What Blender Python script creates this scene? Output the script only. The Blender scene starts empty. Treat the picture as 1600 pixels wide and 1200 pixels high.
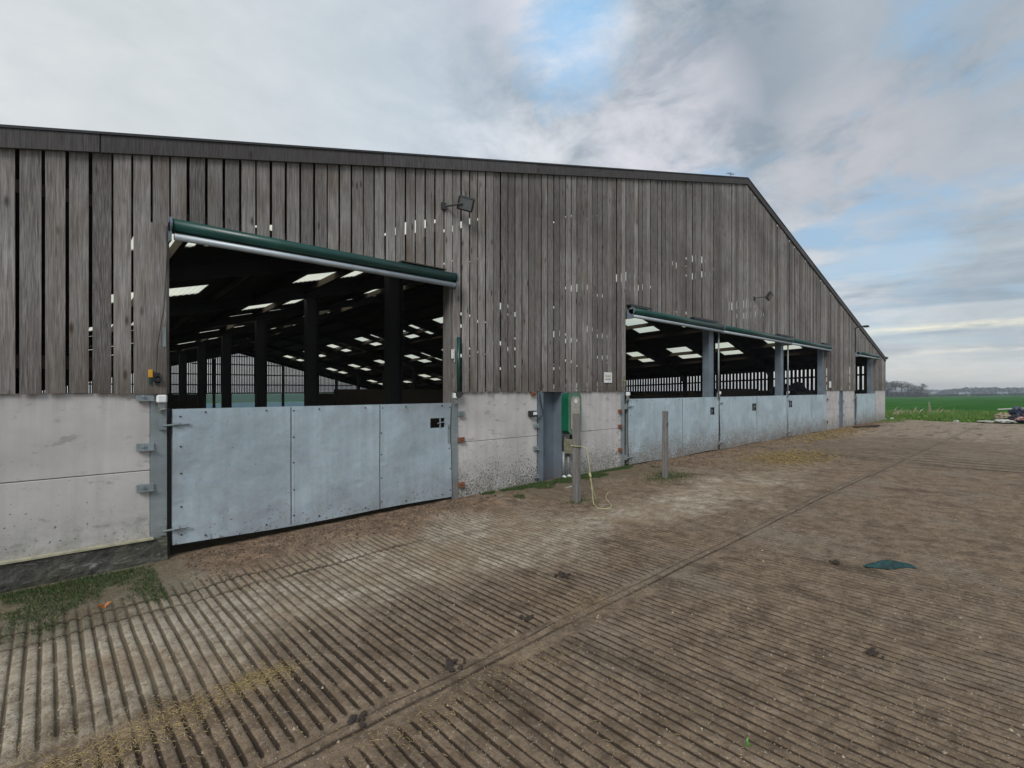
import bpy, math, random
import numpy as np
R = random.Random(7)
NR = np.random.RandomState(11)
C = bpy.context.scene.collection
PI = math.pi
# ---------------------------------------------------------------- scene constants (metres; x along the gable, +y into the barn)
CAMY, EYE = -6.3, 1.7
FX, FY = .67846, .73464            # camera forward direction in the ground plane
RIDGE_X, RIDGE_Z, SL = 15.32, 8.0, .2569
X0, X1 = -2.48, 33.42              # barn corners
GD = .036                          # fall of floor and roof towards the back of the barn
BAY, YE = 5.72, 54.3
BT = 1.675                         # top of the concrete wall / bottom of boarding
OPEN = [(.897, 4.52), (9.13, 23.08), (27.29, 31.14)]

def roofz(x, y=0.): return RIDGE_Z - SL*abs(x-RIDGE_X) - GD*y

# ---------------------------------------------------------------- mesh builder
class MB:
    def __init__(s): s.v = []; s.f = []; s.a = []; s.cur = 0.
    def add(s, vs, fs):
        n = len(s.v); s.v += [tuple(v) for v in vs]; s.f += [tuple(i+n for i in f) for f in fs]; s.a += [s.cur]*len(vs)
    def box(s, x0, x1, y0, y1, z0, z1):
        s.add([(x0,y0,z0),(x1,y0,z0),(x1,y1,z0),(x0,y1,z0),(x0,y0,z1),(x1,y0,z1),(x1,y1,z1),(x0,y1,z1)],
              [(0,3,2,1),(4,5,6,7),(0,1,5,4),(1,2,6,5),(2,3,7,6),(3,0,4,7)])
    def hexa(s, p):   # 8 points bottom 4 then top 4, same order as box
        s.add(p, [(0,3,2,1),(4,5,6,7),(0,1,5,4),(1,2,6,5),(2,3,7,6),(3,0,4,7)])
    def bevbox(s, x0, x1, y0, y1, z0, z1, b):   # box with chamfered edges, all 3 axes
        vs = []; 
        for sx in (0,1):
            for sy in (0,1):
                for sz in (0,1):
                    X = (x0,x1)[sx]; Y = (y0,y1)[sy]; Z = (z0,z1)[sz]
                    dx = b*(1-2*sx); dy = b*(1-2*sy); dz = b*(1-2*sz)
                    vs += [(X, Y+dy, Z+dz), (X+dx, Y, Z+dz), (X+dx, Y+dy, Z)]
        def I(a,b_,c_,k): return (a*4+b_*2+c_)*3+k
        fs = []
        for a in (0,1):
            q = [I(a,0,0,0),I(a,1,0,0),I(a,1,1,0),I(a,0,1,0)]; fs.append(q[::-1] if a == 0 else q)
            q = [I(0,a,0,1),I(1,a,0,1),I(1,a,1,1),I(0,a,1,1)]; fs.append(q if a == 0 else q[::-1])
            q = [I(0,0,a,2),I(1,0,a,2),I(1,1,a,2),I(0,1,a,2)]; fs.append(q[::-1] if a == 0 else q)
        for a in (0,1):
            for b_ in (0,1):
                fs.append([I(a,b_,0,0),I(a,b_,1,0),I(a,b_,1,1),I(a,b_,0,1)])
                fs.append([I(a,0,b_,0),I(a,1,b_,0),I(a,1,b_,2),I(a,0,b_,2)])
                fs.append([I(0,a,b_,1),I(1,a,b_,1),I(1,a,b_,2),I(0,a,b_,2)])
                for c_ in (0,1): fs.append([I(a,b_,c_,0),I(a,b_,c_,1),I(a,b_,c_,2)])
        s.add(vs, fs)
    def tube(s, pts, rad, n=8, cap=True):
        pts = [np.array(p, float) for p in pts]
        if not hasattr(rad, '__len__'): rad = [rad]*len(pts)
        rings = []; up = None
        for i, p in enumerate(pts):
            d = pts[min(i+1, len(pts)-1)] - pts[max(i-1, 0)]; d /= (np.linalg.norm(d)+1e-9)
            if up is None:
                up = np.array((0,0,1.)) if abs(d[2]) < .9 else np.array((1.,0,0))
            a = np.cross(d, up); a /= np.linalg.norm(a)+1e-9; b = np.cross(a, d); up = b
            rings.append([tuple(p + rad[i]*(math.cos(2*PI*k/n)*a + math.sin(2*PI*k/n)*b)) for k in range(n)])
        vs = [v for r in rings for v in r]; fs = []
        for i in range(len(pts)-1):
            for k in range(n):
                fs.append((i*n+k, i*n+(k+1)%n, (i+1)*n+(k+1)%n, (i+1)*n+k))
        if cap: fs.append(tuple(range(n))[::-1]); fs.append(tuple((len(pts)-1)*n+k for k in range(n)))
        s.add(vs, fs)
    def prism(s, poly, y0, y1):      # polygon in xz extruded along y
        n = len(poly)
        s.add([(x, y0, z) for x, z in poly]+[(x, y1, z) for x, z in poly],
              [tuple(range(n)), tuple(range(n, 2*n))[::-1]]+[(i, i+n, (i+1)%n+n, (i+1)%n) for i in range(n)])
    def build(s, name, m, parent=None, loc=None, smooth=False, kind=None, **kw):
        me = bpy.data.meshes.new(name); me.from_pydata(s.v, [], s.f); me.update()
        at = me.attributes.new('bid', 'FLOAT', 'POINT'); at.data.foreach_set('value', s.a)
        if m: me.materials.append(m)
        if smooth: me.polygons.foreach_set('use_smooth', [True]*len(me.polygons))
        o = bpy.data.objects.new(name, me); C.objects.link(o)
        if parent: o.parent = parent
        if loc: o.location = loc
        tag(o, kind=kind, **kw)
        return o
def tag(o, label=None, cat=None, group=None, kind=None):
    if label: o['label'] = label
    if cat: o['category'] = cat
    if group: o['group'] = group
    if kind: o['kind'] = kind
    return o
def empty(name, loc=(0,0,0), **kw):
    o = bpy.data.objects.new(name, None); C.objects.link(o); o.location = loc; o.empty_display_size = .2
    return tag(o, **kw)
def blob(mb, cx, cy, cz, rx, ry, rz, seed, n=12, m=8, rough=.25, flat=True):
    rr = np.random.RandomState(seed); ph = rr.rand(6, 3)*6.28; vs = []; fs = []
    for j in range(m+1):
        th = PI*j/m
        for i in range(n):
            a = 2*PI*i/n; d = np.array((math.sin(th)*math.cos(a), math.sin(th)*math.sin(a), math.cos(th)))
            k = 1+rough*sum(math.sin(d[0]*f*ph[q,0]+ph[q,1]*3+d[1]*f*1.3+d[2]*f*ph[q,2]) for q, f in enumerate((2,3,4,6,8,11)))/4
            z = cz+rz*d[2]*k
            if flat: z = max(z, cz-rz*.5)
            vs.append((cx+rx*d[0]*k, cy+ry*d[1]*k, z))
    for j in range(m):
        for i in range(n): fs.append((j*n+i, (j+1)*n+i, (j+1)*n+(i+1)%n, j*n+(i+1)%n))
    mb.add(vs, fs)

# ---------------------------------------------------------------- node helpers
class N:
    def __init__(s, name):
        s.m = bpy.data.materials.new(name); s.m.use_nodes = True; s.t = s.m.node_tree; s.t.nodes.clear()
        s.out = s.t.nodes.new('ShaderNodeOutputMaterial')
    def n(s, ty, ins=None, **kw):
        nd = s.t.nodes.new('ShaderNode'+ty)
        for k, v in kw.items(): setattr(nd, k, v)
        for k, v in (ins or {}).items(): s.set(nd.inputs[k], v)
        return nd
    def set(s, inp, v):
        if isinstance(v, bpy.types.NodeSocket): s.t.links.new(v, inp)
        else: inp.default_value = v
    def co(s, sc=(1,1,1), kind='Object', off=(0,0,0)):
        tc = s.n('TexCoord'); mp = s.n('Mapping', {'Vector': tc.outputs[kind], 'Scale': sc, 'Location': off}); return mp.outputs[0]
    def noise(s, vec, scale, detail=4, rough=.55, dist=0.):
        return s.n('TexNoise', {'Vector': vec, 'Scale': scale, 'Detail': detail, 'Roughness': rough, 'Distortion': dist}).outputs['Fac']
    def vor(s, vec, scale, feat='F1', rand=1.):
        return s.n('TexVoronoi', {'Vector': vec, 'Scale': scale, 'Randomness': rand}, feature=feat).outputs['Distance']
    def ramp(s, f, a, b, lo=0., hi=1.):
        return s.n('MapRange', {'Value': f, 'From Min': a, 'From Max': b, 'To Min': lo, 'To Max': hi}, clamp=True).outputs[0]
    def mix(s, f, a, b, bt='MIX'):
        nd = s.n('Mix', data_type='RGBA', blend_type=bt)
        s.set(nd.inputs[0], f); s.set(nd.inputs[6], a if not isinstance(a, tuple) else (*a, 1)[:4]); s.set(nd.inputs[7], b if not isinstance(b, tuple) else (*b, 1)[:4])
        return nd.outputs[2]
    def math(s, op, a, b=0., cl=False):
        nd = s.n('Math', operation=op, use_clamp=cl); s.set(nd.inputs[0], a); s.set(nd.inputs[1], b); return nd.outputs[0]
    def attr(s, name): return s.n('Attribute', attribute_name=name).outputs['Fac']
    def sep(s, vec):
        o = s.n('SeparateXYZ', {'Vector': vec}).outputs; return o[0], o[1], o[2]
    def bump(s, h, st=.3, d=.01, nrm=None):
        nd = s.n('Bump', {'Height': h, 'Strength': st, 'Distance': d})
        if nrm is not None: s.set(nd.inputs['Normal'], nrm)
        return nd.outputs[0]
    def fin(s, col, rough=.8, nrm=None, metal=0., spec=.5, **kw):
        p = s.n('BsdfPrincipled'); s.set(p.inputs['Base Color'], (*col, 1) if isinstance(col, tuple) else col)
        s.set(p.inputs['Roughness'], rough); s.set(p.inputs['Metallic'], metal); s.set(p.inputs['Specular IOR Level'], spec)
        for k, v in kw.items(): s.set(p.inputs[k], v)
        if nrm is not None: s.set(p.inputs['Normal'], nrm)
        s.t.links.new(p.outputs[0], s.out.inputs[0]); return s.m

def plain(name, col, rough=.6, metal=0., var=.15, sc=8., bump=.2):
    k = N(name); c = k.co(); f = k.noise(c, sc, 5)
    a = tuple(min(1, x*(1-var)) for x in col); b = tuple(min(1, x*(1+var)) for x in col)
    return k.fin(k.mix(k.ramp(f, .3, .7), a, b), k.ramp(f, .3, .7, rough*.9, min(1, rough*1.1)), k.bump(k.noise(c, sc*6, 3), bump, .003), metal)

def wood(name, lo, hi, brown=.4, stain=True):
    k = N(name); bid = k.attr('bid'); tc = k.n('TexCoord').outputs['Object']
    comb = k.n('CombineXYZ', {'X': k.math('MULTIPLY', bid, 37.), 'Y': k.math('MULTIPLY', bid, 11.), 'Z': k.math('MULTIPLY', bid, 53.)}).outputs[0]
    v = k.n('VectorMath', {0: tc, 1: comb}, operation='ADD').outputs[0]
    g = k.n('Mapping', {'Vector': v, 'Scale': (26, 26, 1.1)}).outputs[0]
    grain = k.noise(g, 2.6, 6, .65, .6)
    fine = k.noise(k.n('Mapping', {'Vector': v, 'Scale': (110, 110, 3)}).outputs[0], 2., 3, .6)
    blot = k.noise(k.n('Mapping', {'Vector': v, 'Scale': (3, 3, .7)}).outputs[0], 2.2, 4)
    knot = k.ramp(k.n('TexVoronoi', {'Vector': k.n('Mapping', {'Vector': v, 'Scale': (7., 2., 2.2)}).outputs[0], 'Scale': 1.}).outputs['Distance'], .05, .16)
    rnd = k.n('TexWhiteNoise', {'W': bid}, noise_dimensions='1D').outputs['Value']
    base = k.mix(rnd, lo, hi)
    col = k.mix(k.ramp(grain, .35, .7, 0., .85), base, tuple(x*.42 for x in lo), 'MIX')
    col = k.mix(k.ramp(fine, .45, .75, 0, .45), col, tuple(min(1, x*1.35) for x in hi))
    rnd2 = k.n('TexWhiteNoise', {'W': k.math('ADD', bid, 3.3)}, noise_dimensions='1D').outputs['Value']
    bm = k.math('MULTIPLY', k.ramp(blot, .42, .7), k.ramp(rnd2, 0., 1., .2*brown, 1.5*brown))
    col = k.mix(bm, col, (.13, .085, .055))
    col = k.mix(k.ramp(knot, 0, 1, .85, 0.), col, (.045, .032, .025))
    if stain:   # broad algae/soot staining and damp foot of the boards
        x, y, z = k.sep(tc)
        big = k.noise(k.n('Mapping', {'Vector': tc, 'Scale': (.35, .35, .55)}).outputs[0], 1., 5, .6)
        col = k.mix(k.ramp(big, .45, .72, 0, .55), col, (.055, .047, .042))
        foot = k.math('MULTIPLY', k.ramp(z, 1.65, 2.5, .75, 0.), k.ramp(k.noise(tc, 1.6, 4), .3, .7))
        col = k.mix(foot, col, (.085, .06, .042))
    h = k.math('ADD', k.math('MULTIPLY', grain, .6), k.math('MULTIPLY', fine, .4))
    return k.fin(col, .9, k.bump(h, .7, .006), 0., .2)

M = {}
M['board'] = wood('weathered_boards', (.125, .118, .115), (.47, .445, .42), .5)
M['timber'] = wood('weathered_timber', (.15, .145, .14), (.26, .25, .24), .2, False)
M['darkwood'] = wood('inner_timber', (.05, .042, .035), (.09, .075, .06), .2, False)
M['fascia'] = wood('fascia_timber', (.075, .07, .072), (.135, .128, .13), .1, False)

def galv(name, base, dirt=.3, zr=(0., .55), mud=(.13, .10, .075)):
    k = N(name); tc = k.n('TexCoord').outputs['Object']; x, y, z = k.sep(tc)
    sp = k.n('TexVoronoi', {'Vector': tc, 'Scale': 38.}).outputs['Color']
    big = k.noise(tc, 1.4, 6, .62, .5); st = k.noise(k.n('Mapping', {'Vector': tc, 'Scale': (9, 9, .6)}).outputs[0], 1.4, 5)
    a = tuple(v*.80 for v in base); b = tuple(min(1, v*1.18) for v in base)
    col = k.mix(k.ramp(big, .3, .7), a, b)
    col = k.mix(k.ramp(st, .35, .75, 0, .4), col, tuple(v*.66 for v in base))
    col = k.mix(.04, col, sp, 'OVERLAY')
    low = k.ramp(z, zr[0], zr[1], 1., 0.)
    spn = k.noise(tc, 34., 3, .6); cl = k.noise(tc, 3.2, 3)
    thr = k.math('SUBTRACT', .74, k.math('MULTIPLY', low, dirt*.30)); thr = k.math('SUBTRACT', thr, k.math('MULTIPLY', cl, .09))
    spots = k.ramp(k.math('SUBTRACT', spn, thr), 0., .03)
    col = k.mix(k.math('MULTIPLY', spots, .8), col, mud)
    wash = k.math('MULTIPLY', k.math('MULTIPLY', low, dirt), k.ramp(k.noise(tc, 4., 6, .65), .35, .7))
    col = k.mix(wash, col, tuple(v*1.7 for v in mud))
    scr = k.ramp(k.noise(k.n('Mapping', {'Vector': tc, 'Scale': (2.2, 2.2, 9), 'Rotation': (0, .5, 0)}).outputs[0], 5., 4, .6), .735, .76)
    col = k.mix(k.math('MULTIPLY', scr, .5), col, (.62, .68, .72))
    mt = k.math('MULTIPLY', k.math('SUBTRACT', 1., spots), .3)
    dn = k.ramp(k.vor(k.n('Mapping', {'Vector': tc, 'Scale': (1.6, 1.6, 2.4)}).outputs[0], 1.3), .0, .16)
    h = k.math('ADD', k.math('MULTIPLY', k.noise(tc, 2.6, 3), 1.), k.math('ADD', k.math('MULTIPLY', k.noise(tc, 7., 2), .08), k.math('MULTIPLY', dn, .22)))
    return k.fin(col, k.ramp(big, .3, .7, .38, .58), k.bump(h, .4, .05), mt)
M['gate'] = galv('galvanised_sheet', (.43, .51, .565), .4, (.0, .5))
M['gate2'] = galv('galvanised_sheet_dirty', (.50, .61, .67), 1.0, (.0, .85))
M['steel'] = galv('galvanised_steel', (.27, .31, .325), .5, (.0, .5))
M['steelblue'] = galv('grey_blue_steel', (.19, .235, .28), .4, (.0, .4), (.16, .09, .06))
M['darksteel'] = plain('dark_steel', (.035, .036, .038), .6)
M['green'] = plain('green_paint', (.008, .055, .045), .35, 0., .25, 3.)
M['cabinet'] = plain('green_plastic', (.008, .115, .06), .32, 0., .2, 3.)
M['cabgreen_faded'] = plain('faded_green_plastic', (.09, .17, .12), .6, 0., .3, 12.)
M['silver'] = plain('aluminium_tube', (.40, .45, .49), .5, .4, .12, 6.)
M['black'] = plain('black_plastic', (.015, .015, .016), .5)
M['white'] = plain('white_plastic', (.72, .74, .73), .45)
M['cream'] = plain('cream_panel', (.36, .34, .29), .6, 0., .2, 20.)
M['olive'] = plain('olive_grey_paint', (.20, .19, .13), .6, 0., .35, 14.)
M['yellow'] = plain('yellow_plastic', (.62, .33, .02), .5)
M['rope'] = plain('yellow_rope', (.40, .385, .20), .8, 0., .3, 30.)
M['rust'] = plain('rusty_iron', (.20, .085, .045), .85, 0., .45, 30., .5)
M['glass'] = plain('lamp_glass', (.16, .18, .19), .12)
M['rag'] = plain('teal_fabric', (.014, .05, .052), .85, 0., .6, 22., .6)
M['rubble'] = plain('rubble', (.14, .12, .11), .9, 0., .3, 40.)
M['bag'] = plain('black_sacking', (.028, .028, .036), .5, 0., .5, 9., .6)
M['bagblue'] = plain('dark_blue_sacking', (.03, .04, .075), .55, 0., .5, 9., .6)
M['tan'] = plain('tan_sacking', (.30, .25, .17), .8, 0., .35, 12., .6)
M['pale'] = plain('pale_sheeting', (.52, .52, .48), .6, 0., .25, 8., .5)
M['pink'] = plain('faded_pink_cloth', (.42, .26, .24), .8, 0., .3, 10., .5)
M['leaf'] = plain('green_leaf', (.14, .36, .07), .5, 0., .3, 40.)
M['orange'] = plain('orange_leaf', (.55, .16, .03), .6, 0., .2, 40.)
M['dung'] = plain('dark_dung', (.045, .034, .026), .9, 0., .4, 50., .8)
M['bark'] = plain('bark', (.085, .072, .065), .9)

def concrete_wall():
    k = N('whitewashed_concrete'); tc = k.n('TexCoord').outputs['Object']; x, y, z = k.sep(tc)
    col = k.mix(k.ramp(k.noise(tc, 1.3, 5, .6), .3, .7), (.42, .40, .39), (.60, .58, .565))
    st = k.noise(k.n('Mapping', {'Vector': tc, 'Scale': (6, 6, .5)}).outputs[0], 1.5, 5)
    col = k.mix(k.ramp(st, .45, .8, 0, .5), col, (.36, .34, .325))
    peel = k.ramp(k.noise(k.n('Mapping', {'Vector': tc, 'Scale': (1.4, 1, 3.2)}).outputs[0], 2.2, 7, .7), .57, .63)
    col = k.mix(k.math('MULTIPLY', peel, .6), col, (.24, .23, .225))
    fadd = k.ramp(x, 3., 5., .0, 1.)
    low = k.ramp(z, .05, 1.25, 1., 0.)
    spn = k.noise(tc, 30., 5, .62); cl = k.noise(tc, 1.9, 4)
    thr = k.math('SUBTRACT', .80, k.math('MULTIPLY', k.math('MULTIPLY', low, k.ramp(fadd, 0, 1, .62, 1.)), .225))
    thr = k.math('SUBTRACT', thr, k.math('MULTIPLY', cl, .16))
    spots = k.ramp(k.math('SUBTRACT', spn, thr), 0., .03)
    col = k.mix(k.math('MULTIPLY', spots, .88), col, (.085, .07, .06))
    foot = k.math('MULTIPLY', k.ramp(z, .10, .62, 1., 0.), k.ramp(k.noise(tc, 5., 7, .7), .38, .60))
    col = k.mix(k.math('MULTIPLY', foot, .75), col, (.15, .15, .11))
    rt = k.math('MULTIPLY', k.ramp(z, 1.45, 1.68, 0., 1.), k.ramp(st, .45, .7))
    col = k.mix(k.math('MULTIPLY', rt, .5), col, (.20, .165, .13))
    grain = k.noise(tc, 60., 4)
    return k.fin(col, .85, k.bump(k.math('ADD', k.math('MULTIPLY', grain, .3), k.noise(tc, 7., 4)), .4, .006))
M['conc'] = concrete_wall()
def rough_conc():
    k = N('rough_footing'); tc = k.n('TexCoord').outputs['Object']
    a = k.noise(tc, 9., 8, .75, .4); b = k.noise(k.n('Mapping', {'Vector': tc, 'Scale': (1, 1, 3)}).outputs[0], 5., 6, .7, 1.)
    col = k.mix(k.ramp(a, .35, .68), (.035, .034, .028), (.14, .135, .115))
    col = k.mix(k.ramp(b, .56, .66, 0, .8), col, (.33, .32, .29))
    col = k.mix(k.ramp(k.noise(tc, 1.4, 4), .5, .7, 0, .6), col, (.10, .11, .055))
    return k.fin(col, .95, k.bump(k.math('ADD', a, b), 1., .035))
M['foot'] = rough_conc()

def translucent(name, col, ribs=0.):
    k = N(name); tc = k.n('TexCoord').outputs['Object']
    f = k.noise(tc, 3., 4); c = k.mix(f, tuple(v*.86 for v in col), col)
    t = k.n('BsdfTranslucent'); k.set(t.inputs[0], c); tr = k.n('BsdfTransparent'); k.set(tr.inputs[0], c)
    mx = k.n('MixShader'); k.set(mx.inputs[0], .6); k.t.links.new(t.outputs[0], mx.inputs[1]); k.t.links.new(tr.outputs[0], mx.inputs[2])
    k.t.links.new(mx.outputs[0], k.out.inputs[0]); return k.m
M['rooflight'] = translucent('rooflight_sheet', (1., .98, .80))
M['curtain'] = translucent('mesh_curtain', (.60, .70, .68))
M['curtain2'] = translucent('pale_curtain', (.72, .86, .98))

# ---------------------------------------------------------------- value noise for ground shaping
_G = NR.rand(256, 256)
def vn(x, y, s=1., o=0):
    x = np.asarray(x)*s+o*17.3; y = np.asarray(y)*s+o*7.7
    xi = np.floor(x).astype(int); yi = np.floor(y).astype(int); fx = x-xi; fy = y-yi
    fx = fx*fx*(3-2*fx); fy = fy*fy*(3-2*fy)
    g = lambda a, b: _G[a % 256, b % 256]
    return (g(xi, yi)*(1-fx)+g(xi+1, yi)*fx)*(1-fy)+(g(xi, yi+1)*(1-fx)+g(xi+1, yi+1)*fx)*fy
def fbm(x, y, s, o=0, n=4):
    r = 0; a = .5; t = 0
    for i in range(n): r = r+a*vn(x, y, s*2**i, o+i*3); t += a; a *= .55
    return r/t
def ss(x, a, b): t = np.clip((x-a)/(b-a), 0, 1); return t*t*(3-2*t)
def z0(x, y=0): return np.interp(x, [-12, -3, .9, 4.6, 9, 20, 27, 33.4, 40], [-.2, -.13, -.07, -.0, .03, .03, .04, -.03, -.08])
def gz(x, y): return float(z0(x))

def sheet(name, xs, ys, zf, m, attrs=None, kind='structure', smooth=True):
    Xg, Yg = np.meshgrid(xs, ys, indexing='ij'); Z = zf(Xg, Yg); nx, ny = len(xs), len(ys)
    co = np.stack([Xg, Yg, Z], -1).reshape(-1, 3).astype(np.float32)
    idx = np.arange(nx*ny).reshape(nx, ny)
    q = np.stack([idx[:-1, :-1], idx[1:, :-1], idx[1:, 1:], idx[:-1, 1:]], -1).reshape(-1, 4).astype(np.int32)
    me = bpy.data.meshes.new(name); me.vertices.add(len(co)); me.vertices.foreach_set('co', co.ravel())
    me.loops.add(q.size); me.loops.foreach_set('vertex_index', q.ravel()); me.polygons.add(len(q))
    me.polygons.foreach_set('loop_start', np.arange(0, q.size, 4, dtype=np.int32)); me.update(calc_edges=True)
    if smooth: me.polygons.foreach_set('use_smooth', np.ones(len(q), bool))
    for kx, fn in (attrs or {}).items():
        a = me.attributes.new(kx, 'FLOAT', 'POINT'); a.data.foreach_set('value', fn(Xg, Yg).astype(np.float32).ravel())
    me.materials.append(m); me.validate()
    o = bpy.data.objects.new(name, me); C.objects.link(o); o['kind'] = kind; return o

# ---- yard: tamped concrete with ridges square to the barn wall
P = .0715; JY = -3.87
def joint_d(y): return np.abs(y-JY)
def groove_fields(x, y):
    xw = x+.012*(fbm(x*.4, y, .55, 5, 3)-.5)*2+.004*(vn(x, y, 2.5, 9)-.5)
    ph = (xw/P) % 1.; gi = np.floor(xw/P)
    w = .30+.10*(vn(gi*3.7, y*.5, 1, 2)-.5)*2
    w = np.where(y < JY+.05, w*.72, w*(1-.2*ss(x, 2, 5)))
    d = np.abs(ph-.5)*2                       # 0 in groove centre, 1 on ridge centre
    prof = ss(d, w-.10, w+.10)                # 0 groove, 1 ridge top
    keep = np.clip(ss(joint_d(y), .10, .17)+0, 0, 1)
    keep = keep*ss(-y, .75, 1.15)             # covered by dirt close to the wall
    keep = keep*(1-ss(x+(vn(x, y, .5, 4)-.5)*5, 12.5, 20))
    nf = fbm(x, y, .9, 12, 4)
    keep = keep*(1-.3*ss(nf, .62, .76))
    keep = keep*(1-ss(x, 2.5, -.6)*0)
    # straw/mud swath over the edge of the bright slab on the left
    sw = np.exp(-((y+3.02+.04*x)/.17)**2)*ss(-x, -1.5, .2)
    keep = keep*(1-.9*sw)
    keep = keep*(.78+.22*ss(fbm(x, y, 3.5, 30, 3), .35, .5))
    keep = keep*(1-.5*ss(vn(x*1., y, 7., 33)*.5+vn(x, y, 15., 34)*.5, .66, .78))
    return prof, keep
def yard_z(x, y):
    prof, keep = groove_fields(x, y)
    h = .016*prof*keep + .0135*(1-keep)
    h = h+.006*(fbm(x, y, 6, 40, 3)-.5)*(x < 15)+.03*(fbm(x, y, .35, 41, 3)-.5)
    h = h+.003*(vn(x, y, 28, 45)-.5)*(x < 14)
    h = h-.012*np.exp(-((y-JY-.006*np.sin(x*3))/.018)**2)
    h = h-.012*np.exp(-((y+1.42+.05*(vn(x, y*0, .8, 3)-.5))/.03)**2)*ss(-x, -3.6, -2.2)
    bank = ss(y, -.95, -.15)
    h = h+ss(y, -1.2, -.6)*(1-.8*ss(y, -.35, -.1))*(.0+.06*fbm(x, y, 4, 50, 4))*ss(x, .6, 1.2)
    # muck ridge near the third opening and lumps along the far edge
    h = h+.10*np.exp(-((y+.9+.25*np.sin(x*.6))/.25)**2)*ss(x, 17.5, 19)*(1-ss(x, 24.5, 26))*fbm(x, y, 3, 60, 3)
    h = h+.06*ss(x, 26, 33)*fbm(x, y, .8, 61, 4)
    return z0(x)+h
def a_groove(x, y):
    prof, keep = groove_fields(x, y); return np.clip((1-prof)*keep, 0, 1)
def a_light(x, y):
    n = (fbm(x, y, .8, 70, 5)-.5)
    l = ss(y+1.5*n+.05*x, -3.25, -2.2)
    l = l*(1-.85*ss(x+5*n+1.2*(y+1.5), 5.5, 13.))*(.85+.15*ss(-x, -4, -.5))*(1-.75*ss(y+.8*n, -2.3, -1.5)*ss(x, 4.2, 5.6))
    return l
def a_orange(x, y):
    n = (fbm(x, y, 1.3, 80, 4)-.5)*1.1
    o = ss(y+n, -1.75, -.35)*(ss(x, .5, 1.3)*(1-ss(x, 4.6, 5.6)) + ss(x, 9.2, 10)*(1-ss(x, 13.5, 16))*.7+ss(x, 17, 19)*.8)
    return np.clip(o, 0, 1)
def a_moss(x, y):
    n = (fbm(x, y, 1.6, 90, 4)-.5)*1.2
    m = ss(y+n, -1.55, -1.0)*(1-ss(x, .3, 1.3))+ .7*ss(y+n, -1.3, -.4)*ss(x, 4.9, 5.6)*(1-ss(x, 9.2, 10.5))
    m = m+.45*ss(y+n, -2.6, -1.2)*(1-ss(x, .8, 2.))
    return np.clip(m, 0, 1)
def a_tan(x, y):
    n = fbm(x, y, .4, 95, 3)-.5
    return np.clip(ss(x+.5*y+8*n, 13, 25), 0, 1)

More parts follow.
